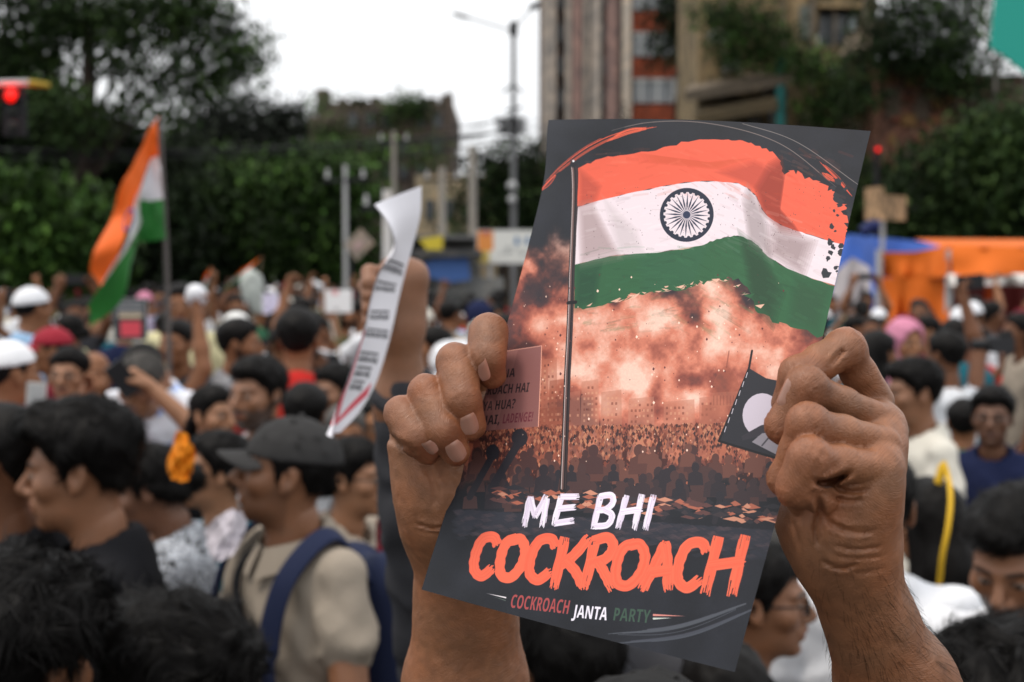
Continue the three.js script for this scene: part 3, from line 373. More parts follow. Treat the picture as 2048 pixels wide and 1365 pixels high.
function faceColour(base, o = {}) { // head-space position -> colour: brows, lids, eyes, lips, stubble are what they are
  const mot = mottled(base, 0.12), lip = [base[0] * 0.82, base[1] * 0.58, base[2] * 0.66], hair = o.hairCol ?? [0.012, 0.01, 0.009];
  return (x, y, z) => { let c = mot(x, y, z); const ax = abs(x);
    const mix = (t, k) => { c = [lerp(c[0], t[0], k), lerp(c[1], t[1], k), lerp(c[2], t[2], k)]; };
    if (z > 0.05) {
      const by = 0.028 - ((ax - 0.03) / 0.03) ** 2 * 0.006; mix(hair, 0.85 * smooth(0.0055, 0.0025, abs(y - by)) * smooth(0.009, 0.014, ax) * smooth(0.056, 0.05, ax));
      const ex = (ax - 0.031) / 0.0125, ey = (y - 0.0035) / 0.0062; if (ex * ex + ey * ey < 1 && z > 0.078) { const iris = hypot(ax - 0.031 + (o.look ?? 0) * (x > 0 ? -1 : 1), y - 0.004); c = iris < 0.0058 ? o.iris ?? [0.012, 0.008, 0.006] : o.white ?? [0.42, 0.37, 0.34]; } else if (ex * ex + ey * ey < 1.7 && z > 0.074) mix(hair, 0.55);
      const ly = (y + 0.0615) / 0.0125, lx = ax / (0.025); if (lx * lx + ly * ly < 1 && z > 0.083) mix(lip, 0.8); if (o.open && abs(y + 0.0615) < 0.005 && ax < 0.017 && z > 0.07) c = y > -0.06 ? o.white ?? [0.5, 0.46, 0.4] : [0.15, 0.08, 0.1];
      if (o.moustache) mix(hair, 0.9 * o.moustache * smooth(0.007, 0.004, abs(y + 0.046 + ax * 0.12)) * smooth(0.032, 0.026, ax) * smooth(0.08, 0.085, z));
    }
    if (o.beard) { const edge = n3(x * 120, y * 120, z * 120) * 0.006; const inJaw = smooth(-0.036, -0.05, y + edge - (0.04 - min(z, 0.04)) * 0.9) * smooth(-0.13, -0.112, y); const lips = (ax / 0.03) ** 2 + ((y + 0.0615) / 0.015) ** 2; if (lips > 1 && z > -0.015) mix(hair, o.beard * inJaw); }
    return c; };
}
// hair as a shell over the skull; style: short, crop, long, bun, bald
const hairline = (z, style) => { const f = style === 'bald' ? 0.2 : style === 'crop' ? 0.072 : 0.06; return z > 0.065 ? f : z > 0.03 ? lerp(0.02, f, (z - 0.03) / 0.035) : z > 0.012 ? lerp(-0.02, 0.02, (z - 0.012) / 0.018) : z > -0.03 ? lerp(0.012, 0.012, 0) - (z < 0.0 ? 0 : 0.02) : lerp(-0.066, 0.012, clamp((z + 0.075) / 0.045, 0, 1)); };
function hairField(style, o = {}) {
  const th = o.thick ?? (style === 'crop' || style === 'bald' ? 0.004 : 0.009), topUp = o.top ?? (style === 'short' ? 0.009 : 0.003), front = o.front ?? 0.006, rough = o.rough ?? 0.0042, w = o.wide ?? 1;
  const base = field([{ prims: [ell([0, 0.03, -0.012], [0.075 * w, 0.089, 0.097], 0.02)] }]);
  const extra = { long: [cap([0, 0.02, -0.075], [0, -0.1, -0.1], 0.058, 0.06, 0.04), cap([0, -0.1, -0.1], [0, -0.3, -0.115], 0.06, 0.04, 0.04), cap([0.062, 0.0, -0.03], [0.055, -0.13, -0.05], 0.022, 0.03, 0.02), cap([-0.062, 0.0, -0.03], [-0.055, -0.13, -0.05], 0.022, 0.03, 0.02)], bun: [ell([0, -0.005, -0.125], [0.045, 0.042, 0.036], 0.02), cap([0.06, 0.0, -0.03], [0.03, -0.03, -0.085], 0.024, 0.03, 0.02), cap([-0.06, 0.0, -0.03], [-0.03, -0.03, -0.085], 0.024, 0.03, 0.02)], tail: [cap([0, 0.0, -0.1], [0.02, -0.06, -0.145], 0.036, 0.034, 0.03), cap([0.02, -0.06, -0.145], [0.03, -0.3, -0.13], 0.034, 0.018, 0.03), cap([0.06, 0.0, -0.03], [0.03, -0.03, -0.085], 0.022, 0.03, 0.02), cap([-0.06, 0.0, -0.03], [-0.03, -0.03, -0.085], 0.022, 0.03, 0.02)] }[style];
  const ex = extra && field([{ prims: extra }]);
  const f = (x, y, z) => {
    let d = base(x, y, z); if (d > 0.09 && !ex) return d - 0.04;
    const up = smooth(0.0, 0.09, y), fr = smooth(0.02, 0.09, z) * smooth(0.03, 0.08, y);
    const low = smooth(-0.004, 0.045, y - hairline(z, style === 'bald' ? 'short' : style)); d -= (th * (0.55 + 0.45 * up) + topUp * up + front * fr) * (0.2 + 0.8 * low); d += rough * (n3(x * 62, y * 40, z * 62) + 0.6 * n3(x * 140, y * 90, z * 140 + 4));
    const hl = hairline(z, style) + 0.004 * n3(x * 180, 0, z * 180), e = hl - y, k = 0.009, h = max(k - abs(d - e), 0) / k; d = max(d, e) + h * h * k * 0.25;
    if (style === 'bald') { const t = 0.035 - y; d = max(d, y - 0.035 - 0.02 * smooth(0, -0.09, z)); d = max(d, hairline(z, 'short') - y); }
    if (ex) { const q = ex(x, y, z) + 0.004 * n3(x * 90, y * 12, z * 90), m = max(0.016 - abs(d - q), 0) / 0.016; d = min(d, q) - m * m * 0.004; }
    return d;
  };
  f.lo = [-0.14, extra ? -0.36 : -0.1, -0.19]; f.hi = [0.14, 0.175, 0.14]; return f;
}
const hairMat = phys([0.0055, 0.0048, 0.0045], 0.55, { specularIntensity: 0.22 }), greyHair = phys([0.09, 0.085, 0.08], 0.65, { specularIntensity: 0.4 });
function strands(geo, n, len, wid, seed, flow = (x, y, z) => [x * 2, -0.6, -0.5]) { // loose hairs over a hair shell
  const R = rng(seed), P = geo.attributes.position, N = geo.attributes.normal, p = [], nn = [];
  for (let k = 0; k < n; k++) { const i = floor(R() * P.count), a = V().fromBufferAttribute(P, i), m = V().fromBufferAttribute(N, i), f = V(...flow(a.x, a.y, a.z)).add(V(n3(a.x * 34, a.y * 34, a.z * 34), n3(a.x * 34 + 9, a.y * 34, a.z * 34), n3(a.x * 34, a.y * 34 + 9, a.z * 34)).multiplyScalar(1.5)).add(V(R() - 0.5, R() - 0.5, R() - 0.5).multiplyScalar(0.35)); f.addScaledVector(m, -f.dot(m)).normalize(); const s = f.clone().cross(m).normalize().multiplyScalar(wid), L = len * (0.5 + R()), b = a.clone().addScaledVector(f, L * 0.55).addScaledVector(m, L * 0.13), c = a.clone().addScaledVector(f, L).addScaledVector(m, L * (0.06 + 0.22 * R() * R()));
    for (const q of [a.clone().sub(s), a.clone().add(s), b.clone().sub(s), b.clone().sub(s), a.clone().add(s), b.clone().add(s), b.clone().sub(s), b.clone().add(s), c]) { p.push(q.x, q.y, q.z); nn.push(m.x, m.y, m.z); } }
  const g = new THREE.BufferGeometry(); g.setAttribute('position', new THREE.Float32BufferAttribute(p, 3)); g.setAttribute('normal', new THREE.Float32BufferAttribute(nn, 3)); return g;
}
const plain = (g) => { const q = g.index ? g.toNonIndexed() : g.clone(); for (const k of Object.keys(q.attributes)) if (k !== 'position' && k !== 'normal') q.deleteAttribute(k); return q; };
// a simple hand for the people further away: palm, four fingers, thumb
function handGroups(w, dir, side, curl = 0.5, scale = 1) {
  const u = V(...dir).normalize(), s0 = V(...side), s = s0.addScaledVector(u, -s0.dot(u)).normalize(), n = s.clone().cross(u), W = V(...w), q = (a, b, c) => { const v = W.clone().addScaledVector(u, a * scale).addScaledVector(s, b * scale).addScaledVector(n, c * scale); return [v.x, v.y, v.z]; };
  const gs = [{ k: 0.012, prims: [cap(q(0, 0.012, 0), q(0.075, 0.024, 0), 0.019, 0.017, 0.012), cap(q(0, -0.012, 0), q(0.075, -0.026, 0), 0.019, 0.016, 0.012), cap(q(0.02, 0, 0), q(0.08, 0, 0.002), 0.018, 0.016, 0.012)] }];
  for (let i = 0; i < 4; i++) { const b = 0.031 - i * 0.0205, L = [0.078, 0.086, 0.08, 0.064][i], c1 = curl * 1.1, c2 = curl * 2.1, p1 = [0.082 + L * 0.45 * cos(c1), b * 1.1, L * 0.45 * sin(c1)], p2 = [p1[0] + L * 0.35 * cos(c2), b * 1.12, p1[2] + L * 0.35 * sin(c2)], p3 = [p2[0] + L * 0.25 * cos(c2 * 1.25), b * 1.1, p2[2] + L * 0.25 * sin(c2 * 1.25)]; gs.push({ k: 0.003, prims: [cap(q(0.07, b, 0), q(...p1), 0.0105, 0.0095), cap(q(...p1), q(...p2), 0.0095, 0.0085), cap(q(...p2), q(...p3), 0.0085, 0.007)] }); }
  gs.push({ k: 0.008, prims: [cap(q(0.015, 0.024, 0.006), q(0.05, 0.05, 0.022), 0.015, 0.0115), cap(q(0.05, 0.05, 0.022), q(0.084, 0.05, 0.038), 0.011, 0.0085)] });
  return gs;
}
// ---------------------------------------------------------------- the printed poster
const CORNERS = [[1097, 240, 0.803], [1742, 262, 0.688], [1470, 1345, 0.614], [843, 1180, 0.749]];
function homography(src, dst) { // 3x3 map of four points to four points
  const A = [], b = [];
  src.forEach(([x, y], i) => { const [u, v] = dst[i]; A.push([x, y, 1, 0, 0, 0, -u * x, -u * y]); b.push(u); A.push([0, 0, 0, x, y, 1, -v * x, -v * y]); b.push(v); });
  for (let i = 0; i < 8; i++) { let p = i; for (let r = i + 1; r < 8; r++) if (abs(A[r][i]) > abs(A[p][i])) p = r; [A[i], A[p]] = [A[p], A[i]]; [b[i], b[p]] = [b[p], b[i]];
    for (let r = 0; r < 8; r++) { if (r === i) continue; const m = A[r][i] / A[i][i]; for (let c = i; c < 8; c++) A[r][c] -= m * A[i][c]; b[r] -= m * b[i]; } }
  const h = b.map((v, i) => v / A[i][i]); return (x, y) => { const w = h[6] * x + h[7] * y + 1; return [(h[0] * x + h[1] * y + h[2]) / w, (h[3] * x + h[4] * y + h[5]) / w]; };
}
function posterPrint() {
  const W = 1440, H = 2036, cv = document.createElement('canvas'); cv.width = W; cv.height = H;
  const g = cv.getContext('2d'), R = rng(77), T0 = homography(CORNERS, [[0, 0], [W, 0], [W, H], [0, H]]), T = (x, y) => { let c = T0(x, y); for (let k = 0; k < 4; k++) { const [sx, sy] = shiftPx(clamp(c[0] / W, 0, 1), clamp(c[1] / H, 0, 1)); c = T0(x - sx, y - sy); } return c; }, S = 2.12; // canvas pixels per photo pixel
  const inv = homography([[0, 0], [W, 0], [W, H], [0, H]], CORNERS);
  const path = (pts, close = true) => { g.beginPath(); pts.forEach((p, i) => { const [x, y] = T(...p); i ? g.lineTo(x, y) : g.moveTo(x, y); }); if (close) g.closePath(); };
  const fill = (pts, c) => { path(pts); g.fillStyle = c; g.fill(); };
  const line = (pts, c, w) => { path(pts, false); g.strokeStyle = c; g.lineWidth = w * S; g.lineCap = 'round'; g.lineJoin = 'round'; g.stroke(); };
  const curve = (pts, n = 10) => { const c = new THREE.CatmullRomCurve3(pts.map(([x, y]) => V(x, y, 0))); return c.getPoints(n * (pts.length - 1)).map((p) => [p.x, p.y]); };
  const rough = (pts, amp, n = 6) => curve(pts, n).map(([x, y]) => [x + (R() - 0.5) * amp, y + (R() - 0.5) * amp]);
  // smoke, fire glow and dark slate ground, painted pixel by pixel
  const w2 = W / 2, h2 = H / 2, small = document.createElement('canvas'); small.width = w2; small.height = h2;
  const sg = small.getContext('2d'), im = sg.createImageData(w2, h2), mix3 = (a, b, t) => [0, 1, 2].map((i) => lerp(a[i], b[i], t));
  const slate = [38, 40, 48], deep = [27, 29, 35], pale = [240, 196, 178], salmon = [206, 124, 100], rust = [142, 74, 62], plum = [84, 52, 52];
  for (let j = 0; j < h2; j++) for (let i = 0; i < w2; i++) {
    const [px, py] = inv(i * 2, j * 2), a = fbm(px / 55, py / 55, 3, 5), b = fbm(px / 24, py / 30, 9, 4), fine = n3(px / 2.2, py / 2.2, 1);
    let c = mix3(slate, deep, clamp(0.35 + a * 0.8 + (py > 1000 ? 0.15 : 0), 0, 1));
    const sky = smooth(470, 620, py + a * 150 + (px - 1300) * -0.02) * smooth(1005, 920, py + b * 40);
    const glow = clamp(0.37 + a * 1.05 + exp(-(((px - 1330) / 210) ** 2)) * 0.32 - max(0, py - 760) / 420 - max(0, 1090 - px) / 300, 0, 1);
    let s = glow > 0.55 ? mix3(salmon, pale, (glow - 0.55) / 0.45) : glow > 0.25 ? mix3(rust, salmon, (glow - 0.25) / 0.3) : mix3(plum, rust, glow / 0.25);
    if (py > 860) s = mix3(s, b > 0.12 ? [196, 112, 84] : b < -0.1 ? [74, 42, 40] : [136, 74, 62], smooth(860, 900, py));
    c = mix3(c, s, sky);
    const k = 1 + fine * 0.035; im.data.set([c[0] * k, c[1] * k, c[2] * k, 255], (j * w2 + i) * 4);
  }
  sg.putImageData(im, 0, 0); g.drawImage(small, 0, 0, W, H);
  // far city: blocks of flats on one side, a domed palace on the other
  g.globalAlpha = 0.55;
  for (const [x, y, w, c] of [[1060, 735, 36, '#a8604e'], [1084, 732, 30, '#b06a54'], [1100, 775, 34, '#96523f'], [1080, 830, 60, '#8a4a3a'], [1136, 800, 26, '#b4715c'], [1165, 778, 34, '#c08069'], [1205, 800, 40, '#b87a64'], [1260, 815, 50, '#bd7f69'], [1330, 822, 60, '#b97863'], [1400, 815, 40, '#b4705b'], [1495, 800, 60, '#a9634f']]) {
    fill([[x, y], [x + w, y - 4], [x + w + 3, 935], [x - 3, 935]], c);
    for (let yy = y + 10; yy < 900; yy += 11) for (let xx = x + 4; xx < x + w - 4; xx += 8) if (R() < 0.7) fill([[xx, yy], [xx + 4, yy], [xx + 4, yy + 5], [xx, yy + 5]], R() < 0.5 ? '#6d3a30' : '#d59a7c');
  }
  fill([[1405, 830], [1490, 826], [1495, 935], [1400, 935]], '#a4604c'); fill([[1425, 805], [1478, 803], [1480, 832], [1423, 834]], '#b06b55');
  fill(curve([[1424, 806], [1430, 778], [1452, 752], [1472, 776], [1480, 804]]), '#9c5644'); line([[1453, 755], [1458, 722]], '#7c4438', 2.4);
  for (let k = 0; k < 8; k++) line([[1428 + k * 6.5, 812], [1428 + k * 6.5, 830]], '#7a4236', 1.4);
  g.globalAlpha = 1;
  // the multitude: many small lit and dark dabs, then darker heads and raised fists
  for (let k = 0; k < 2600; k++) { const x = 960 + R() * 620, y = 868 + R() * R() * 150, s = 1.5 + R() * 3.5; fill([[x, y - s], [x + s * 0.7, y], [x, y + s * 1.6], [x - s * 0.7, y]], ['#a8634b', '#5a322c', '#8f5140', '#7a4236', '#b97a5e', '#3f2b2c'][floor(R() * 6)]); }
  const head = (x, y, r, c) => { fill(Array.from({ length: 12 }, (_, i) => [x + cos(i * PI / 6) * r, y + sin(i * PI / 6) * r * 1.25]), c); fill([[x - r * 2, y + r * 4.5], [x - r * 1.7, y + r * 1.6], [x - r * 0.5, y + r * 1], [x + r * 0.5, y + r * 1], [x + r * 1.7, y + r * 1.6], [x + r * 2, y + r * 4.5]], c); };
  for (let k = 0; k < 40; k++) { const x = 950 + R() * 600; head(x, 915 + R() * 40, 6 + R() * 5, ['#5a3a36', '#4a3232', '#6a443c'][floor(R() * 3)]); }
  for (let k = 0; k < 90; k++) { const u = R(), x = 940 + u * 620, y = 950 + R() * 45 + (u > 0.75 ? 5 : 0); head(x, y, 5 + R() * 5, ['#3a2f33', '#2f2a30', '#4a3535'][floor(R() * 3)]); }
  for (const [x, y, x2, y2, w] of [[1040, 888, 985, 985, 20], [985, 915, 940, 1000, 17], [1362, 990, 1330, 1050, 10], [1440, 1010, 1430, 1060, 10], [1120, 960, 1112, 1010, 8]]) { line([[x, y + 6], [x2, y2]], '#2c2a31', w); fill(Array.from({ length: 10 }, (_, i) => [x + cos(i * 0.63) * w * 0.85, y + sin(i * 0.63) * w * 0.95]), '#2c2a31'); }
  // rubble under the pole and the dark foot of the sheet
  for (let k = 0; k < 190; k++) { const u = R(), x = 975 + u * 560, y = 1000 + (x - 975) * 0.085 + (R() - 0.5) * 34, l = 10 + R() * 34; fill([[x, y], [x + l * 0.5, y - 3 - R() * 4], [x + l, y + 2], [x + l * 0.5, y + 5]], ['#5d3f3e', '#a9624f', '#3a3338', '#c98a72', '#2c2c33'][floor(R() * 5)]); }
  for (let k = 0; k < 1500; k++) { const x = 900 + R() * 640, y = 1045 + (x - 975) * 0.085 + R() * R() * 60 - 12; g.globalAlpha = 0.5; fill([[x, y], [x + 16, y - 3], [x + 26, y + 3], [x + 9, y + 6]], R() < 0.8 ? '#2d2f38' : '#4b3f44'); } g.globalAlpha = 1;
  // sweeping brush arcs over the dark sky
  const bristle = (pts, wid, c, n, gap = 0.25) => { const cc = curve(pts, 14); for (let k = 0; k < n; k++) { const o = (R() - 0.5) * wid, a = floor(R() * cc.length * gap), b = cc.length - floor(R() * cc.length * gap); const q = cc.slice(a, b).map(([x, y], i) => { const j = clamp(i + a, 1, cc.length - 2), dx = cc[j + 1][0] - cc[j - 1][0], dy = cc[j + 1][1] - cc[j - 1][1], L = hypot(dx, dy) || 1, w = sin((PI * (i + a + 1)) / (cc.length + 1)); return [x - (dy / L) * o * w, y + (dx / L) * o * w]; }); if (q.length > 2) { g.globalAlpha = 0.55 + R() * 0.45; line(q, c, (wid / n) * (0.6 + R())); } } g.globalAlpha = 1; };
  bristle([[1088, 372], [1125, 338], [1180, 298], [1245, 268], [1335, 250]], 12, '#e0593f', 14, 0.4);
  bristle([[1215, 285], [1260, 264], [1300, 258]], 13, '#ea6245', 10, 0.3); bristle([[1082, 385], [1110, 355]], 10, '#d9553d', 6, 0.2);
  bristle([[1205, 268], [1300, 246], [1420, 248], [1560, 290], [1680, 390]], 3, '#83746f', 3, 0.2); bristle([[1480, 245], [1590, 285], [1715, 378]], 3.4, '#7d7573', 3, 0.1);
  bristle([[1640, 328], [1672, 362], [1702, 402]], 9, '#d8553f', 7, 0.3); bristle([[1645, 352], [1672, 372]], 12, '#e0593f', 9, 0.4);
  bristle([[1225, 1272], [1360, 1262], [1500, 1215]], 16, '#4d5058', 9, 0.3); bristle([[1240, 1290], [1380, 1276], [1520, 1222]], 10, '#474a53', 6, 0.3);
  // flag: three bands with torn edges, folds and grain
  const top = [[1155, 341], [1215, 318], [1300, 306], [1380, 286], [1440, 281], [1490, 286], [1535, 302], [1562, 326], [1568, 354]], mid1 = [[1155, 421], [1215, 405], [1300, 386], [1370, 373], [1440, 371], [1485, 378], [1512, 402], [1532, 440], [1568, 466], [1620, 484], [1690, 508]];
  const mid2 = [[1150, 540], [1235, 523], [1330, 516], [1400, 505], [1442, 490], [1482, 486], [1512, 502], [1535, 528], [1585, 560], [1668, 592]], low = [[1150, 632], [1205, 622], [1280, 602], [1350, 598], [1420, 578], [1462, 572], [1492, 592], [1512, 640], [1560, 668], [1630, 694]];
  const torn = [[1570, 352], [1600, 352], [1630, 372], [1662, 388], [1668, 404], [1690, 420], [1684, 440], [1694, 470], [1700, 505]];
  fill([...rough(top, 5), ...rough(torn, 13), ...rough(mid1, 3).reverse()], '#e8624a');
  fill([...rough(mid1, 2), ...rough([[1690, 508], [1684, 540], [1674, 570], [1668, 592]], 12), ...rough(mid2, 4).reverse()], '#e6d6dc');
  fill([...rough(mid2, 3), ...rough([[1668, 592], [1660, 640], [1640, 690]], 10), ...rough(low, 10).reverse()], '#2f5d3d');
  const soft = (pts, c, a, blur) => { g.save(); g.globalAlpha = a; g.filter = 'none'; for (let k = 0; k < 7; k++) { g.globalAlpha = a / 7; fill(pts.map(([x, y]) => { const cx = pts.reduce((s, p) => s + p[0], 0) / pts.length, cy = pts.reduce((s, p) => s + p[1], 0) / pts.length, m = 1 + (k - 3) * blur; return [cx + (x - cx) * m, cy + (y - cy) * m]; }), c); } g.restore(); };
  // printed folds
  soft([[1565, 325], [1570, 360], [1560, 430], [1600, 478], [1560, 470], [1525, 430], [1515, 385], [1540, 340]], '#6e281f', 0.95, 0.06);
  soft([[1160, 345], [1200, 380], [1190, 410], [1160, 418]], '#93382c', 0.6, 0.1); soft([[1290, 312], [1420, 330], [1500, 320], [1440, 345], [1300, 330]], '#b9452f', 0.5, 0.08); soft([[1440, 352], [1510, 330], [1550, 345], [1535, 400], [1490, 372]], '#a33a2c', 0.6, 0.08);
  soft([[1160, 425], [1185, 420], [1235, 520], [1165, 535]], '#8d797b', 0.9, 0.1); soft([[1500, 390], [1530, 445], [1540, 530], [1500, 495], [1490, 420]], '#8c7d83', 0.95, 0.1); soft([[1545, 470], [1620, 500], [1600, 560], [1540, 520]], '#7c6866', 0.9, 0.12); soft([[1215, 415], [1270, 470], [1285, 515], [1240, 518]], '#bba9ad', 0.6, 0.12);
  soft([[1155, 550], [1200, 545], [1190, 620], [1152, 628]], '#1d3b2a', 0.8, 0.1); soft([[1485, 492], [1520, 520], [1560, 600], [1540, 660], [1505, 620]], '#1c3526', 0.9, 0.1); soft([[1290, 530], [1400, 515], [1380, 580], [1300, 590]], '#2a6a42', 0.5, 0.12); soft([[1590, 580], [1650, 600], [1630, 680], [1580, 660]], '#244533', 0.7, 0.12);
  for (let k = 0; k < 700; k++) { const x = 1160 + R() * 520, y = 300 + R() * 380, l = 8 + R() * 22, s = 0.25 + (R() - 0.5) * 0.5 - (x < 1350 ? 0.35 : -0.3); g.globalAlpha = 0.04 + R() * 0.09; const b = y < 300 + 100 + (x > 1500 ? (x - 1500) * 0.6 : 0) ? ['#f6846a', '#b8422e'] : y < 505 + (x > 1500 ? (x - 1500) * 0.55 : 0) ? ['#fff4f6', '#9b888a'] : ['#3f7a52', '#1d3d2b']; if (y < 560 || x < 1500 || y < 660) line([[x, y], [x + l, y + l * s]], b[floor(R() * 2)], 1.5 + R() * 5); } g.globalAlpha = 1;
  for (let k = 0; k < 260; k++) { const x = 1165 + R() * 500, y = 380 + R() * 150, s = 0.5 + R() * 1.4; fill([[x, y], [x + s, y + s * 0.6], [x + s * 0.4, y + s * 1.6]], '#4b3a3c'); }
  for (let k = 0; k < 90; k++) { const e = R(), x = lerp(1600, 1700, R()), y = lerp(365, 600, e), s = 2 + R() * 7; if (x + (y - 365) * 0.12 > 1668) fill(Array.from({ length: 7 }, (_, i) => [x + cos(i) * s * (0.5 + R()), y + sin(i) * s * (0.5 + R())]), '#2f3138'); }
  for (let k = 0; k < 60; k++) { const x = 1150 + R() * 370, i = x < 1300 ? lerp(630, 600, (x - 1150) / 150) : x < 1450 ? lerp(600, 575, (x - 1300) / 150) : lerp(575, 645, (x - 1450) / 70), s = 2 + R() * 5; fill([[x, i - 8 + R() * 14], [x + s * 3.4, i - 9 + R() * 12], [x + s * 2, i + s - 4]], R() < 0.5 ? '#e3b39c' : '#2d5a3b'); }
  { const cx = 1375, cy = 440, rx = 50, ry = 52, ring = (m) => Array.from({ length: 72 }, (_, i) => [cx + cos((i * PI) / 36) * rx * m, cy + sin((i * PI) / 36) * ry * m]); path(ring(1)); g.strokeStyle = '#242a3c'; g.lineWidth = 8 * S; g.stroke();
    for (let k = 0; k < 24; k++) { const a = (k * PI) / 12 + 0.05, q = (m, da) => [cx + cos(a + da) * rx * m, cy + sin(a + da) * ry * m]; fill([q(0.1, 0), q(0.45, 0.075), q(0.9, 0), q(0.45, -0.075)], '#262d44'); const b = a + PI / 24; fill(Array.from({ length: 8 }, (_, i) => [cx + cos(b) * rx * 0.91 + cos(i * 0.785) * 3.4, cy + sin(b) * ry * 0.91 + sin(i * 0.785) * 3.4]), '#242a3c'); } fill(ring(0.15), '#2c3450'); }
  // flag pole
  for (const [w, c, o] of [[15, '#241f22', 0], [5, '#6d5350', -2], [1.6, '#c9b7b4', -4], [2.4, '#3b3033', 5]]) line([[1147 + o, 336], [1143 + o * 0.9, 560], [1136 + o * 0.9, 760], [1130 + o * 0.9, 990]], c, w);
  fill(Array.from({ length: 10 }, (_, i) => [1147 + cos(i * 0.63) * 7, 332 + sin(i * 0.63) * 8]), '#1f1f26'); fill(Array.from({ length: 8 }, (_, i) => [1147 + cos(i * 0.8) * 2.4, 326 + sin(i * 0.8) * 2.4]), '#f2f0f4');
  line([[1136, 618], [1152, 617]], '#17161a', 7);
  // embers and ink spatter
  for (let k = 0; k < 300; k++) { const x = 1010 + R() * 560, y = 560 + R() * 380, s = 0.6 + R() * R() * 3; fill([[x, y - s], [x + s, y], [x + s * 0.3, y + s * 1.3], [x - s * 0.6, y + s * 0.4]], R() < 0.6 ? '#5c3030' : '#ffd9c4'); }
  // placard in the crowd, with the words that are in view
  fill([[985, 716], [1083, 704], [1078, 866], [950, 873]], '#8d5d5a'); fill([[1015, 712], [1035, 709], [990, 870], [975, 871]], '#9a6863'); line([[1083, 704], [1078, 866]], '#e9a58f', 2); line([[985, 716], [1083, 704]], '#d79a8a', 1.6);
  const words = (txt, x0, y0, x1, y1, hgt, c, sx = 1, font = 'bold', skew = 0) => { // text from one photo point to another
    const a = T(x0, y0), b = T(x1, y1), L = hypot(b[0] - a[0], b[1] - a[1]); g.save(); g.font = `${font} 100px sans-serif`; const m = g.measureText(txt).width, hh = hgt * S * 1.36;
    g.setTransform((b[0] - a[0]) / m, (b[1] - a[1]) / m, (-(b[1] - a[1]) / L) * (hh / 100) + skew * ((b[0] - a[0]) / L) * (hh / 100), ((b[0] - a[0]) / L) * (hh / 100), a[0], a[1]); g.fillStyle = c; g.fillText(txt, 0, 0); g.restore(); };
  words('UKNA', 978, 769, 1028, 765, 18, '#33262a'); words('CKROACH HAI', 950, 801, 1057, 796, 19, '#33262a'); words('YA HUA?', 962, 832, 1029, 828, 19, '#33262a'); words('HAI,', 958, 861, 999, 858, 19, '#33262a'); words('LADENGE!', 1003, 858, 1066, 855, 19, '#6d2f3a');
  // dark pennant with a pale disc and wedge
  fill([[1497, 757], [1530, 778], [1590, 792], [1556, 940], [1438, 902]], '#2b2c33'); line([[1438, 902], [1497, 757], [1503, 722]], '#1d1d22', 4); for (let k = 0; k < 7; k++) line([[1449 + k * 7, 884 - k * 18], [1452 + k * 7, 874 - k * 18]], '#cfc8d2', 1.4);
  fill(Array.from({ length: 24 }, (_, i) => [1522 + cos(i * 0.262) * 38, 852 + sin(i * 0.262) * 44]), '#c9bfcc'); fill([[1482, 893], [1520, 872], [1575, 862], [1580, 885], [1530, 890], [1484, 902]], '#35333b'); fill([[1502, 905], [1522, 888], [1562, 884], [1548, 930]], '#8b868f'); line([[1522, 912], [1542, 888]], '#45424a', 3); line([[1438, 902], [1556, 940]], '#1b1b20', 4);
  // brushed lettering
  function stroke(pts, wid, c) { const cc = curve(pts, 12), n = 13; for (let k = 0; k < n; k++) { const o = ((k + 0.5) / n - 0.5) * wid, a = floor(R() * R() * 4), b = cc.length - floor(R() * R() * 5), ext = R() * 0.28; const q = cc.slice(a, b).map(([x, y], i) => { const j = clamp(i + a, 1, cc.length - 2), dx = cc[j + 1][0] - cc[j - 1][0], dy = cc[j + 1][1] - cc[j - 1][1], L = hypot(dx, dy) || 1; return [x - (dy / L) * o * (1 + 0.08 * sin(i)), y + (dx / L) * o]; });
    const e = q[q.length - 1], e0 = q[q.length - 2], dl = hypot(e[0] - e0[0], e[1] - e0[1]) || 1; q.push([e[0] + ((e[0] - e0[0]) / dl) * wid * ext * 1.4, e[1] + ((e[1] - e0[1]) / dl) * wid * ext * 1.4]); line(q, c[floor(R() * c.length)], (wid / n) * 1.55); } }
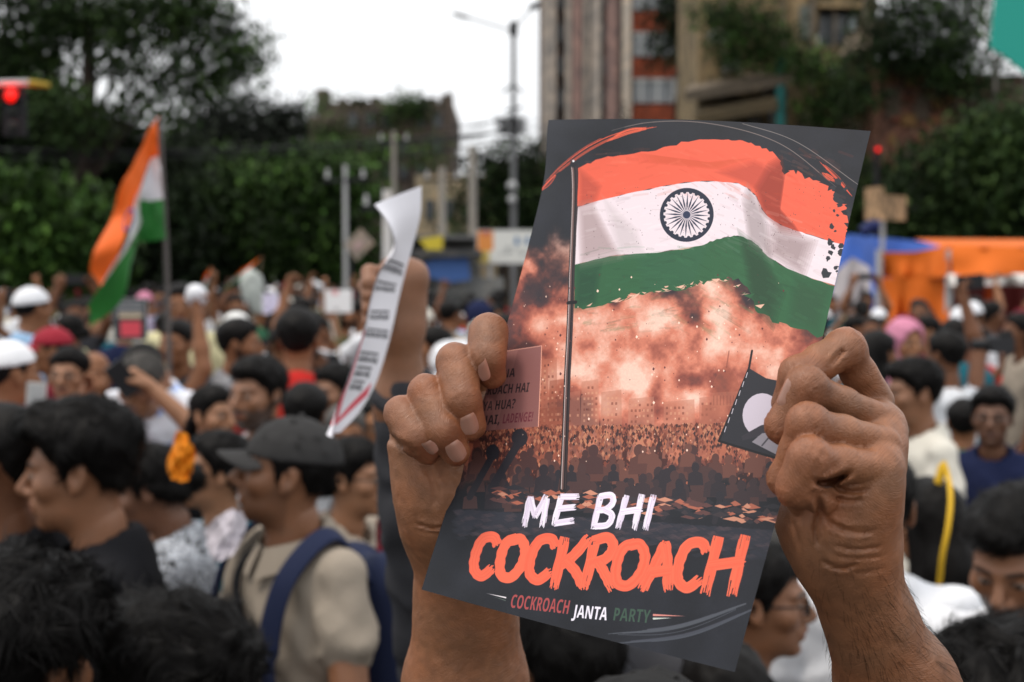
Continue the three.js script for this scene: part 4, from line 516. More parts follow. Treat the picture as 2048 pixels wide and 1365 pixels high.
  const GL = { C: [[[0.93, 0.24], [0.78, 0.05], [0.4, 0.08], [0.12, 0.45], [0.1, 0.82], [0.35, 0.96], [0.72, 0.8]]], O: [[[0.62, 0.04], [0.3, 0.12], [0.08, 0.5], [0.12, 0.9], [0.42, 0.96], [0.8, 0.68], [0.92, 0.3], [0.75, 0.06], [0.5, 0.08]]], K: [[[0.32, 0.02], [0.05, 1]], [[0.98, 0.02], [0.55, 0.4], [0.26, 0.56]], [[0.36, 0.5], [0.62, 0.72], [0.82, 1.02]]],
    R: [[[0.32, 0.02], [0.03, 1]], [[0.25, 0.08], [0.72, 0.02], [0.88, 0.2], [0.66, 0.44], [0.22, 0.54]], [[0.42, 0.52], [0.6, 0.72], [0.84, 1.02]]], A: [[[0.68, 0.0], [0.36, 0.5], [0.0, 1.02]], [[0.66, 0.0], [0.74, 0.5], [0.76, 1.02]], [[0.22, 0.68], [0.82, 0.62]]], H: [[[0.34, 0.0], [0.04, 1.02]], [[0.96, -0.02], [0.66, 1.06]], [[0.12, 0.54], [0.9, 0.46]]],
    M: [[[0.22, 0.02], [0.02, 1]], [[0.24, 0.04], [0.44, 0.7]], [[0.9, 0.0], [0.46, 0.7]], [[0.92, 0.02], [0.76, 1.02]]], E: [[[0.34, 0.04], [0.06, 0.96]], [[0.3, 0.05], [0.98, 0.06]], [[0.22, 0.46], [0.84, 0.42]], [[0.06, 0.96], [0.8, 0.88]]], B: [[[0.34, 0.04], [0.05, 0.98]], [[0.28, 0.06], [0.82, 0.04], [0.88, 0.24], [0.6, 0.44], [0.24, 0.48]], [[0.5, 0.46], [0.84, 0.62], [0.68, 0.9], [0.06, 0.96]]], I: [[[0.7, 0.0], [0.3, 1.02]]] };
  const letter = (ch, q, wid, c) => GL[ch].forEach((s) => stroke(s.map(([u, v]) => { const xt = lerp(q[0][0], q[1][0], u), yt = lerp(q[0][1], q[1][1], u), xb = lerp(q[3][0], q[2][0], u), yb = lerp(q[3][1], q[2][1], u); return [lerp(xt, xb, v), lerp(yt, yb, v)]; }), wid, c));
  const row = (txt, boxes, wid, c) => [...txt].forEach((ch, i) => { const [l, t, r, b, sh = 0] = boxes[i]; letter(ch, [[l, t], [r, t + sh], [r, b + sh], [l, b]], wid, c); });
  row('MEBHI', [[1052, 1003, 1102, 1060], [1110, 1003, 1160, 1060], [1190, 1003, 1236, 1068], [1240, 1006, 1290, 1066], [1284, 1006, 1322, 1070]], 12, ['#e9dcee', '#f3eaf6', '#dccde2']);
  row('COCKROACH', [[947, 1078, 1003, 1160], [1001, 1082, 1060, 1164], [1060, 1084, 1122, 1170], [1112, 1084, 1186, 1178], [1176, 1086, 1240, 1180], [1234, 1096, 1300, 1184], [1292, 1098, 1356, 1184], [1354, 1096, 1420, 1190], [1410, 1090, 1492, 1192]], 20, ['#ee664b', '#f06a4d', '#eb6348', '#f16c4f']);
  words('COCKROACH', 1026, 1218, 1146, 1233, 24, '#a8494a', 1, 'bold'); words('JANTA', 1154, 1239, 1221, 1246, 22, '#ece6f2', 1, 'bold'); words('PARTY', 1232, 1246, 1305, 1252, 22, '#3c5346', 1, 'bold');
  fill([[977, 1190], [1019, 1198], [1019, 1201]], '#e0d8dc'); fill([[990, 1196], [1018, 1204], [1018, 1206]], '#55605c'); fill([[1312, 1235], [1312, 1239], [1376, 1240]], '#d98a80'); fill([[1312, 1242], [1312, 1246], [1350, 1243]], '#c9cfc6');
  const t = new THREE.CanvasTexture(cv); t.colorSpace = THREE.SRGBColorSpace; t.anisotropy = 8; return t;
}
// the sheet: edges traced as they bow, filled in between, A4 in size and bent a little in depth
const bow = (t, ks) => { const x = t * (ks.length - 1), i = min(floor(x), ks.length - 2), f = x - i, s = (j) => ks[clamp(j, 0, ks.length - 1)]; const a = s(i - 1), b = s(i), c = s(i + 1), d = s(i + 2); return 0.5 * (2 * b + (c - a) * f + (2 * a - 5 * b + 4 * c - d) * f * f + (3 * b - a - 3 * c + d) * f * f * f); };
const CW = CORNERS.map((c) => at(...c));
const shiftPx = (u, v) => [(1 - u) ** 1.6 * bow(v, [0, 22, 27, 28, 26, 20, 12, 5, 0]) + u * bow(v, [0, 2, 6, 9, 8, 4, 0]), -((1 - v) ** 2) * 10 * sin(PI * u) + v * v * 3 * sin(PI * u)];
function sheetAt(u, v, off = 0) {
  const q = V(0, 0, 0).addScaledVector(CW[0], (1 - u) * (1 - v)).addScaledVector(CW[1], u * (1 - v)).addScaledVector(CW[2], u * v).addScaledVector(CW[3], (1 - u) * v), [px, py, d] = toPx(q.x, q.y, q.z), [sx, sy] = shiftPx(clamp(u, 0, 1), clamp(v, 0, 1));
  const bend = 0.016 * sin(PI * u) * (0.55 + 0.45 * sin(PI * v)) - 0.02 * max(0, 1 - u * 4 - v * 3) ** 2 - 0.006 * (1 - u) ** 3 * sin(PI * v) + 0.002 * sin(u * 5 + v * 4);
  return at(px + sx, py + sy, d - bend + off);
}
const poster = thing('poster', 'glossy protest poster with a tricolour flag and brushed orange words ME BHI COCKROACH', 'poster');
{
  const nu = 36, nv = 50, mk = (off, flip) => { const p = [], uv = [], id = []; for (let j = 0; j <= nv; j++) for (let i = 0; i <= nu; i++) { const q = sheetAt(i / nu, j / nv, off); p.push(q.x, q.y, q.z); uv.push(i / nu, 1 - j / nv); }
    for (let j = 0; j < nv; j++) for (let i = 0; i < nu; i++) { const a = j * (nu + 1) + i, b = a + 1, c = a + nu + 1, d = c + 1; flip ? id.push(a, b, c, b, d, c) : id.push(a, c, b, b, c, d); }
    const g = new THREE.BufferGeometry(); g.setAttribute('position', new THREE.Float32BufferAttribute(p, 3)); g.setAttribute('uv', new THREE.Float32BufferAttribute(uv, 2)); g.setIndex(id); g.computeVertexNormals(); return g; };
  const grain = paint(128, (u, v) => { const n = 0.5 + 0.3 * n3(u * 128, v * 128, 0); return [n, n, n]; }, false); grain.repeat.set(6, 8);
  part('printed_face', mk(0, false), phys(0xffffff, 0.6, { map: posterPrint(), specularIntensity: 0.6, bumpMap: grain, bumpScale: 0.00004 }), poster);
  part('paper_back', mk(0.0006, true), std([0.78, 0.78, 0.76], 0.85), poster);
  const rim = [], per = []; for (let i = 0; i <= nu; i++) per.push([i / nu, 0]); for (let j = 1; j <= nv; j++) per.push([1, j / nv]); for (let i = nu - 1; i >= 0; i--) per.push([i / nu, 1]); for (let j = nv - 1; j >= 0; j--) per.push([0, j / nv]);
  const pp = [], ii = []; per.forEach(([u, v]) => { const a = sheetAt(u, v, -0.00005), b = sheetAt(u, v, 0.00065); pp.push(a.x, a.y, a.z, b.x, b.y, b.z); }); for (let k = 0; k < per.length - 1; k++) ii.push(2 * k, 2 * k + 2, 2 * k + 1, 2 * k + 1, 2 * k + 2, 2 * k + 3);
  const eg = new THREE.BufferGeometry(); eg.setAttribute('position', new THREE.Float32BufferAttribute(pp, 3)); eg.setIndex(ii); eg.computeVertexNormals(); part('cut_edge', eg, std([0.7, 0.7, 0.68], 0.9), poster);
}
// ---------------------------------------------------------------- the person holding the poster up: both hands, forearms, and the body below
const holder = thing('person', 'person in a black shirt holding up the tricolour poster with both hands', 'person');
{
  const J = (l) => l.map(at3), geos = [], nails = [];
  // hand at the sheet's lower-numbered edge: palm to us, fingers folded over the face of the sheet
  const Lf = [ { j: J([[948, 770, 0.802], [977, 664, 0.756], [973, 716, 0.745], [984, 750, 0.752]]), r: 0.0106 }, { j: J([[905, 800, 0.8], [912, 726, 0.748], [924, 798, 0.734], [942, 852, 0.74]]), r: 0.0112 }, { j: J([[858, 838, 0.79], [854, 788, 0.744], [884, 860, 0.731], [911, 904, 0.737]]), r: 0.0108 }, { j: J([[822, 880, 0.778], [804, 828, 0.744], [832, 874, 0.734], [855, 902, 0.74]]), r: 0.0102 } ];
  const Lpalm = [cap(at3([962, 815, 0.812]), at3([935, 1040, 0.812]), 0.02, 0.026, 0.02), cap(at3([905, 830, 0.806]), at3([905, 1040, 0.806]), 0.021, 0.027, 0.02), cap(at3([862, 868, 0.796]), at3([892, 1035, 0.8]), 0.021, 0.0235, 0.02), cap(at3([826, 890, 0.78]), at3([882, 1025, 0.796]), 0.0145, 0.02, 0.014), ell(at3([866, 965, 0.782]), [0.018, 0.032, 0.018], 0.02), ell(at3([925, 985, 0.785]), [0.03, 0.03, 0.018], 0.02)];
  const Lthumb = { k: 0.012, prims: [cap(at3([950, 1000, 0.8]), at3([1010, 915, 0.806]), 0.017, 0.0125, 0.01), cap(at3([1010, 915, 0.806]), at3([1035, 840, 0.797]), 0.0115, 0.009, 0.004)] };
  const Larm = { k: 0.016, prims: [cap(at3([903, 1045, 0.803]), at3([908, 1370, 0.838]), 0.0235, 0.028, 0.02), cap(at3([958, 1045, 0.815]), at3([958, 1370, 0.85]), 0.0225, 0.029, 0.02), cap(at3([905, 1370, 0.84]), at3([935, 1700, 0.905]), 0.031, 0.038, 0.02), cap(at3([950, 1370, 0.85]), at3([950, 1700, 0.91]), 0.031, 0.038, 0.02)] };
  const Lfield = creased(field([{ k: 0.001, prims: Lpalm }, Larm, Lthumb, ...Lf.map((f) => finger(f.j, f.r * 0.97, 0.0007, 1))]), [
    { p: [[826, 1046], [860, 1056], [905, 1052], [930, 1040]], w: 3.2, a: 0.0016 }, { p: [[828, 1060], [870, 1068], [905, 1064]], w: 3, a: 0.0006 }, { p: [[772, 874], [792, 884], [815, 896], [838, 912]], w: 6, a: 0.0013 }, { p: [[840, 930], [862, 952], [872, 985], [868, 1020]], w: 7, a: 0.0012 }, { p: [[875, 950], [900, 965], [920, 990]], w: 7, a: 0.0009 }, { p: [[826, 770], [846, 792], [866, 796]], w: 2.4, a: 0.0004 } ], 0.83);
  const skinUv = poreUv, mot = mottled(SK.holder, 0.3), tint = (fs) => { const js = fs.flatMap((f) => [f.j[1], f.j[2]]); return (x, y, z) => { const c = mot(x, y, z); let k = 0; for (const q of js) k = max(k, exp(-(((x - q[0]) ** 2 + (y - q[1]) ** 2 + (z - q[2]) ** 2) / 0.00016))); let t = 0; for (const f of fs) { const q = f.j[3]; t = max(t, exp(-(((x - q[0]) ** 2 + (y - q[1]) ** 2 + (z - q[2]) ** 2) / 0.00012))); } return [c[0] * (1 - 0.12 * k + 0.1 * t), c[1] * (1 - 0.26 * k + 0.02 * t), c[2] * (1 - 0.28 * k + 0.06 * t)]; }; }, colL = tint(Lf);
  geos.push(skin(Lfield, ...grow(Lfield), 0.0014, colL, skinUv));
  // hand at the other edge: a fist seen from the side of the little finger
  const Rf = [ { j: J([[1752, 806, 0.662], [1690, 698, 0.648], [1598, 750, 0.632], [1572, 806, 0.637]]), r: 0.0094 }, { j: J([[1764, 844, 0.644], [1614, 774, 0.619], [1568, 852, 0.624], [1590, 886, 0.646]]), r: 0.0086 }, { j: J([[1764, 888, 0.628], [1615, 848, 0.602], [1574, 958, 0.613], [1600, 1004, 0.632]]), r: 0.0087 }, { j: J([[1752, 938, 0.615], [1618, 917, 0.591], [1592, 978, 0.595], [1648, 1000, 0.61]]), r: 0.0086 } ];
  const Rpalm = [cap(at3([1752, 850, 0.654]), at3([1712, 1090, 0.66]), 0.0135, 0.016, 0.02), cap(at3([1756, 890, 0.638]), at3([1708, 1095, 0.652]), 0.013, 0.0175, 0.02), cap(at3([1742, 938, 0.62]), at3([1690, 1095, 0.642]), 0.0135, 0.018, 0.018), ell(at3([1680, 1035, 0.627]), [0.0185, 0.028, 0.018], 0.012), cap(at3([1725, 985, 0.624]), at3([1712, 1085, 0.64]), 0.015, 0.015, 0.014), cap(at3([1618, 1040, 0.65]), at3([1650, 1100, 0.655]), 0.0135, 0.0145, 0.014), ell(at3([1625, 1035, 0.655]), [0.0165, 0.022, 0.02], 0.012)];
  const Rthumb = { k: 0.012, prims: [cap(at3([1625, 1040, 0.662]), at3([1588, 950, 0.668]), 0.014, 0.0115, 0.01), cap(at3([1588, 950, 0.668]), at3([1560, 870, 0.67]), 0.0105, 0.0085, 0.004)] };
  const Rarm = { k: 0.014, prims: [cap(at3([1686, 1120, 0.644]), at3([1772, 1370, 0.686]), 0.0195, 0.0225, 0.016), cap(at3([1704, 1110, 0.66]), at3([1806, 1370, 0.702]), 0.018, 0.0235, 0.016), cap(at3([1776, 1370, 0.69]), at3([1930, 1700, 0.79]), 0.0235, 0.036, 0.02), cap(at3([1810, 1370, 0.702]), at3([1950, 1700, 0.81]), 0.0245, 0.038, 0.02)] };
  const Rfield = creased(field([{ k: 0.001, prims: Rpalm }, Rarm, Rthumb, ...Rf.map((f, i) => finger(f.j, f.r, 0.0008))]), [
    { p: [[1622, 960], [1650, 968], [1676, 958], [1710, 940]], w: 6, a: 0.0042 }, { p: [[1660, 968], [1700, 985], [1745, 978]], w: 4.5, a: 0.0024 }, { p: [[1655, 990], [1690, 1002], [1730, 1000]], w: 4.5, a: 0.0016 }, { p: [[1648, 1030], [1668, 1052], [1705, 1066], [1760, 1062]], w: 5, a: 0.0021 }, { p: [[1668, 1046], [1700, 1058], [1745, 1054]], w: 3.6, a: 0.0011 }, { p: [[1630, 985], [1640, 1020], [1632, 1060], [1640, 1100]], w: 6.5, a: 0.0024 }, { p: [[1665, 1090], [1710, 1100], [1770, 1094]], w: 4, a: 0.0013 }, { p: [[1640, 1120], [1680, 1138], [1720, 1128]], w: 4.5, a: 0.0016 }, { p: [[1660, 1108], [1710, 1118], [1780, 1112]], w: 3.2, a: 0.0008 }, { p: [[1690, 1142], [1730, 1146], [1776, 1136]], w: 3.6, a: 0.0007 }, { p: [[1570, 1030], [1592, 1060], [1600, 1100]], w: 5, a: 0.0009 }, { p: [[1658, 735], [1680, 708], [1690, 700]], w: 5, a: 0.0022 } ], 0.69);
  const colR = tint(Rf);
  geos.push(skin(Rfield, ...grow(Rfield), 0.00135, colR, skinUv));
  const body = field([{ k: 0.03, prims: [cap(at3([940, 1690, 0.905]), [-0.075, 1.33, -1.06], 0.037, 0.05, 0.03), cap(at3([1940, 1690, 0.8]), [0.3, 1.33, -1.06], 0.036, 0.05, 0.03), cap([0.112, 1.25, -1.06], [0.112, 1.42, -1.05], 0.05, 0.052, 0.03)] }, ...headGroups({}, new THREE.Matrix4().makeTranslation(-0.112, -1.475, 1.04).elements)]);
  body.lo = [-0.2, 1.15, -1.2]; body.hi = [0.45, 1.66, -0.7];
  geos.push(skin(body, body.lo, body.hi, 0.007, mottled(SK.holder, 0.1), skinUv));
  part('body', joined(geos), skinMat, holder);
  const onSkin = (f, px, py, d0, d1) => { let d = d0; for (let k = 0; k < 400 && d < d1; k++, d += 0.0004) { const p = at(px, py, d); if (f(p.x, p.y, p.z) < 0) break; } const p = at(px, py, d), e = 0.003, q = (x, y, z) => f(p.x + x, p.y + y, p.z + z); return [p, V(q(e, 0, 0) - q(-e, 0, 0), q(0, e, 0) - q(0, -e, 0), q(0, 0, e) - q(0, 0, -e)).normalize()]; };
  for (const [f, px, py, fg, w, l] of [[Lfield, 974, 741, Lf[0], 0.0098, 0.0124], [Lfield, 942, 849, Lf[1], 0.0106, 0.012], [Lfield, 913, 904, Lf[2], 0.0104, 0.0124], [Lfield, 859, 898, Lf[3], 0.0078, 0.0096], [Rfield, 1566, 782, Rf[0], 0.011, 0.0135]]) { const [p, n] = onSkin(f, px, py, 0.55, 0.85), ax = V(...fg.j[3]).sub(V(...fg.j[2])); if (f === Rfield) n.add(V(-0.8, 0.1, 0)).normalize(); part('fingernail', nailGeo(p.addScaledVector(n, 0.0006), ax, n, w, l), nailMat, holder); }
  // hairs of the forearm
  const hp = [], hn = [], R = rng(5), P = geos[1].attributes.position, N = geos[1].attributes.normal, along = at(1790, 1365, 0.7).sub(at(1700, 1130, 0.65)).normalize();
  for (let k = 0, made = 0; k < 60000 && made < 900; k++) { const i = floor(R() * P.count), a = V().fromBufferAttribute(P, i), m = V().fromBufferAttribute(N, i), [px, py] = toPx(a.x, a.y, a.z); const fingerHair = py > 775 && py < 915 && px > 1640 && px < 1730; if (!(fingerHair ? R() < 0.05 : py > 1110 && py < 1420 && R() < smooth(1090, 1240, py))) continue; if (!fingerHair && m.x < -0.35 && R() < 0.7) continue; made++;
    const f = fingerHair ? V(0.9, -0.25, 0.2) : along.clone().add(V(m.x * 0.25 + (R() - 0.5) * 0.5, (R() - 0.5) * 0.4, (R() - 0.5) * 0.4)); f.addScaledVector(m, -f.dot(m) * 0.9).normalize(); const L = (fingerHair ? 0.0022 : 0.007 + 0.007 * R()), w = 0.000055, s = f.clone().cross(m).normalize(), b = a.clone().addScaledVector(f, L * 0.5).addScaledVector(m, L * 0.16), c = a.clone().addScaledVector(f, L).addScaledVector(m, L * (0.12 + 0.2 * R()));
    for (const e of [s, m]) for (const q of [a.clone().addScaledVector(e, -w), a.clone().addScaledVector(e, w), b.clone().addScaledVector(e, w), a.clone().addScaledVector(e, -w), b.clone().addScaledVector(e, w), b.clone().addScaledVector(e, -w), b.clone().addScaledVector(e, -w), b.clone().addScaledVector(e, w), c]) { hp.push(q.x, q.y, q.z); hn.push(m.x, m.y, m.z); } }
  const hg = new THREE.BufferGeometry(); hg.setAttribute('position', new THREE.Float32BufferAttribute(hp, 3)); hg.setAttribute('normal', new THREE.Float32BufferAttribute(hn, 3)); part('arm_hair', hg, hairMat, holder).userData.kind = 'stuff';
  const hf = hairField('short'), hgeo = skin(hf, hf.lo, hf.hi, 0.006); hgeo.translate(0.112, 1.475, -1.04); part('hair', hgeo, hairMat, holder);
  const sh = field([{ k: 0.02, prims: [ell([0.112, 1.12, -1.06], [0.18, 0.2, 0.115], 0.05), ell([0.112, 0.92, -1.06], [0.165, 0.2, 0.115], 0.05), cap([-0.06, 1.32, -1.06], [0.285, 1.32, -1.06], 0.06, 0.06, 0.05), cap([-0.07, 1.33, -1.06], at3([940, 1720, 0.935]), 0.062, 0.056, 0.03), cap([0.29, 1.33, -1.06], at3([1930, 1760, 0.86]), 0.062, 0.056, 0.03), cut(cap([0.112, 1.36, -1.05], [0.112, 1.5, -1.04], 0.058, 0.06, 0.02))] }]);
  part('shirt', skin(sh, ...grow(sh, 0.03), 0.014), std([0.014, 0.014, 0.016], 0.9), holder);
  const tr = field([{ k: 0.02, prims: [ell([0.112, 0.82, -1.06], [0.165, 0.12, 0.12], 0.05), cap([0.03, 0.78, -1.06], [0.02, 0.42, -1.05], 0.085, 0.06, 0.03), cap([0.02, 0.42, -1.05], [0.02, 0.06, -1.08], 0.06, 0.05, 0.03), cap([0.195, 0.78, -1.06], [0.205, 0.42, -1.05], 0.085, 0.06, 0.03), cap([0.205, 0.42, -1.05], [0.205, 0.06, -1.08], 0.06, 0.05, 0.03)] }]);
  part('trousers', skin(tr, ...grow(tr, 0.03), 0.02), std([0.02, 0.022, 0.03], 0.9), holder);
  for (const x of [0.02, 0.205]) { const s = field([{ prims: [cap([x, 0.045, -1.1], [x, 0.035, -0.92], 0.045, 0.036, 0.02)] }]); part('shoe', skin(s, ...grow(s, 0.02), 0.012), std([0.02, 0.02, 0.02], 0.6), holder); }
}
// ---------------------------------------------------------------- people of the crowd
const REL = { hairCol: [0.04, 0.06, 0.1], white: [1.25, 2.1, 3.4], iris: [0.04, 0.06, 0.09] };
const TONES = Object.fromEntries(Object.entries(SK).map(([k, c]) => [k, std(c, 0.5, { vertexColors: true })]));
const nearTone = Object.fromEntries(Object.entries(SK).map(([k, c]) => [k, phys(c, 0.5, { vertexColors: true, bumpMap: poreMap, bumpScale: 0.0002 })]));
const cache = new Map(), once = (key, f) => { if (!cache.has(key)) cache.set(key, f()); return cache.get(key); };
const FACES = { man: { jaw: 1, nose: 1 }, beard: { jaw: 1.05, nose: 1.05, beard: 0.85, moustache: 1 }, moustache: { jaw: 1.02, nose: 1.1, moustache: 1 }, woman: { jaw: 0.92, nose: 0.86, wide: 0.96 }, open: { jaw: 1, nose: 1.05, open: true, beard: 0.3 } };
const headGeo = (face, cell) => once('h' + face + cell, () => { const o = FACES[face], f = field([...headGroups(o), { k: 0.03, prims: [cap([0, -0.05, -0.02], [0, -0.15, -0.03], 0.05, 0.054, 0.01)] }]); f.lo = [-0.105, -0.17, -0.125]; f.hi = [0.105, 0.135, 0.135]; return skin(f, f.lo, f.hi, cell, faceColour([1, 1, 1], { ...REL, ...o }), poreUv); });
const POSES = {
  down: { L: [[0.235, 1.12, -0.03], [0.225, 0.88, 0.06]], R: [[-0.235, 1.12, -0.03], [-0.225, 0.88, 0.06]] },
  clasp: { L: [[0.245, 1.13, 0.02], [0.08, 1.1, 0.23]], R: [[-0.245, 1.13, 0.02], [-0.07, 1.12, 0.22]] },
  phone: { L: [[0.21, 1.19, 0.22], [0.06, 1.46, 0.34]], R: [[-0.21, 1.19, 0.22], [-0.06, 1.46, 0.34]], curl: 0.8 },
  high: { L: [[0.24, 1.55, 0.16], [0.13, 1.8, 0.2]], R: [[-0.24, 1.55, 0.16], [-0.13, 1.8, 0.2]], curl: 0.8 },
  raiseR: { L: [[0.235, 1.12, -0.03], [0.225, 0.88, 0.06]], R: [[-0.28, 1.6, 0.05], [-0.24, 1.86, 0.12]], curl: 1.0 },
  raiseL: { R: [[-0.235, 1.12, -0.03], [-0.225, 0.88, 0.06]], L: [[0.28, 1.6, 0.05], [0.24, 1.86, 0.12]], curl: 1.0 },
  mouth: { R: [[-0.235, 1.12, -0.03], [-0.225, 0.88, 0.06]], L: [[0.29, 1.24, 0.14], [0.06, 1.47, 0.19]], curl: 0.9 },
  chest: { R: [[-0.235, 1.14, 0.0], [-0.1, 1.12, 0.2]], L: [[0.26, 1.12, 0.02], [0.09, 1.02, 0.24]], curl: 0.7 },
};
const sub = (a, b) => [a[0] - b[0], a[1] - b[1], a[2] - b[2]];
const armsGeo = (pose, cell) => once('a' + pose + cell, () => { const P = POSES[pose], gs = [{ k: 0.02, prims: [cap([0, 1.36, -0.025], [0, 1.48, -0.01], 0.056, 0.052, 0.03)] }];
  for (const [s, k] of [[1, 'L'], [-1, 'R']]) { const [e, w] = P[k]; gs.push({ k: 0.02, prims: [cap([s * 0.175, 1.375, -0.015], e, 0.043, 0.041, 0.02), cap(e, [lerp(e[0], w[0], 0.35), lerp(e[1], w[1], 0.35), lerp(e[2], w[2], 0.35)], 0.04, 0.039, 0.02), cap([lerp(e[0], w[0], 0.35), lerp(e[1], w[1], 0.35), lerp(e[2], w[2], 0.35)], w, 0.039, 0.026, 0.02)] }, ...handGroups(w, sub(w, e), pose === 'phone' || pose === 'high' ? [0, 1, 0.2] : [0, 0.2, 1], P.curl ?? 0.4)); }
  const f = field(gs); return skin(f, ...grow(f, cell * 2), cell, (x, y, z) => { const c = 1 + 0.1 * fbm(x * 30, y * 30, z * 30, 3); return [c, c, c]; }, poreUv); });
const shirtGeo = (pose, type, cell) => once('s' + pose + type + cell, () => { const P = POSES[pose], long = type === 'long', hem = type === 'kurta' ? 0.5 : 0.8, gs = [{ k: 0.03, prims: [ell([0, 1.23, -0.005], [0.178, 0.2, 0.112], 0.05), ell([0, 1.03, 0.0], [0.166, 0.22, 0.112], 0.05), cap([0, hem + 0.14, 0], [0, 0.95, 0], 0.135, 0.125, 0.05), cap([-0.15, 1.372, -0.02], [0.15, 1.372, -0.02], 0.06, 0.06, 0.05), cap([0, 1.42, -0.045], [0, 1.36, -0.04], 0.075, 0.09, 0.05), ...(type === 'tank' ? [] : [])] }];
  if (type !== 'tank') for (const [s, k] of [[1, 'L'], [-1, 'R']]) { const [e, w] = P[k], sh = [s * 0.172, 1.375, -0.015]; if (long) gs.push({ k: 0.03, prims: [cap(sh, e, 0.066, 0.053, 0.03), cap(e, [lerp(e[0], w[0], 0.93), lerp(e[1], w[1], 0.93), lerp(e[2], w[2], 0.93)], 0.052, 0.038, 0.02)] }); else gs.push({ k: 0.014, prims: [cap(sh, [lerp(sh[0], e[0], 0.52), lerp(sh[1], e[1], 0.52), lerp(sh[2], e[2], 0.52)], 0.055, 0.058, 0.03)] }); }
  const f0 = field(gs), f = (x, y, z) => { let v = f0(x, y, z); if (abs(v) < 0.05) { v += 0.005 * n3(x * 9 + 3, y * 14, z * 9) + 0.004 * n3(x * 26, y * 20, z * 26) - (cell < 0.025 ? 0.009 : 0) * max(0, 1 - 3.2 * abs(n3(x * 7 + 0.6 * n3(x * 20, y * 20, z * 20), y * 5 + x * 4, z * 7))) ** 1.5 * smooth(1.45, 1.3, y) + 0.004 * sin(y * 60 + x * 40 + 5 * n3(x * 7, y * 7, z * 7)) * smooth(0.6, 0.0, abs(n3(x * 6, y * 6, z * 6 + 9))); const nk = hypot(x, (z + 0.01 - (y - 1.4) * 0.2) * 1.05) - 0.066 - max(0, y - 1.44) * 0.4 - (type === 'tank' ? 0.03 : 0) - max(0, z) * (type === 'kurta' ? 0.2 : 0.05); if (y > 1.385 - (z > 0 ? 0.05 : 0)) v = max(v, -nk); v = max(v, y - 1.475 + (z > 0.02 ? 0.04 : 0)); } return v; };
  return skin(f, ...grow(f0, cell * 1.5), cell, (x, y, z) => { const c = 1 + 0.1 * fbm(x * 12, y * 12, z * 12, 3); return [c, c, c]; }, (x, y, z) => [(x + z) * 3, y * 3]); });
const legsGeo = (cell) => once('l' + cell, () => { const gs = [{ k: 0.03, prims: [ell([0, 0.86, -0.005], [0.162, 0.14, 0.115], 0.05)] }]; for (const s of [1, -1]) gs.push({ k: 0.03, prims: [cap([s * 0.085, 0.82, 0], [s * 0.1, 0.47, 0.01], 0.088, 0.064, 0.03), cap([s * 0.1, 0.47, 0.01], [s * 0.105, 0.07, -0.03], 0.064, 0.052, 0.03)] }); const f = field(gs); return skin(f, ...grow(f, cell * 1.5), cell); });
const shoesGeo = () => once('shoes', () => { const l = []; for (const s of [1, -1]) { const f = field([{ prims: [cap([s * 0.105, 0.045, -0.055], [s * 0.115, 0.036, 0.13], 0.045, 0.036, 0.02)] }]); l.push(skin(f, ...grow(f, 0.03), 0.022)); } return joined(l); });
const hairGeo = (style, cell, o = {}, key = '') => once('hair' + style + cell + key, () => { const f = hairField(style, o); return plain(skin(f, f.lo, f.hi, cell)); });
const capGeo = (kind, cell = 0.006) => once('cap' + kind + cell, () => {
  const q = field([{ prims: [kind === 'pill' ? ell([0, 0.07, -0.014], [0.09, 0.062, 0.108], 0.02) : ell([0, 0.034, -0.014], kind === 'scarf' ? [0.098, 0.11, 0.118] : [0.088, kind === 'skull' ? 0.1 : 0.098, 0.109], 0.02)] }]), y0 = kind === 'cap' ? 0.036 : kind === 'skull' ? 0.045 : 0.05;
  const f = kind === 'scarf' ? (x, y, z) => { let d = min(q(x, y, z), hypot(x * 0.85, (z + 0.035) * 0.95, max(0, abs(y + 0.13) - 0.05)) - 0.085); d += 0.004 * sin(y * 90 + x * 60) * 0.6; const face = hypot(x / 0.062, (y + 0.012) / 0.092) - 1; if (z > 0.0) d = max(d, -face * 0.06); return d; } : (x, y, z) => max(q(x, y, z) + 0.0015 * n3(x * 60, y * 60, z * 60), y0 - y - (kind === 'cap' ? 0.1 * z * 0.2 - 0.004 : kind === 'skull' ? 0.12 * -z : 0));
  const g = [plain(skin(f, [-0.13, -0.2, -0.17], [0.13, 0.18, 0.15], cell))];
  if (kind === 'cap') { const p = [], id = [], nu = 20, nv = 8; for (const o of [0, -0.0035]) for (let j = 0; j <= nv; j++) for (let i = 0; i <= nu; i++) { const u = (i / nu) * 2 - 1, v = j / nv; p.push(u * 0.08 * (1 - 0.12 * v * v), 0.044 - 0.022 * u * u - 0.012 * v + o, 0.074 * sqrt(1 - 0.62 * u * u) + v * 0.082 * sqrt(1 - 0.72 * u * u)); } const n1 = (nu + 1) * (nv + 1); for (const [o, fl] of [[0, 0], [n1, 1]]) for (let j = 0; j < nv; j++) for (let i = 0; i < nu; i++) { const a = o + j * (nu + 1) + i, b = a + 1, c = a + nu + 1, d = c + 1; fl ? id.push(a, b, c, b, d, c) : id.push(a, c, b, b, c, d); } for (let i = 0; i < nu; i++) { const a = nv * (nu + 1) + i; id.push(a, a + n1, a + 1, a + 1, a + n1, a + n1 + 1); } const b = new THREE.BufferGeometry(); b.setAttribute('position', new THREE.Float32BufferAttribute(p, 3)); b.setIndex(id); b.computeVertexNormals(); g.push(plain(b)); const btn = new THREE.SphereGeometry(0.008, 10, 6).translate(0, 0.133, -0.014); g.push(plain(btn)); }
  return mergeGeometries(g); });
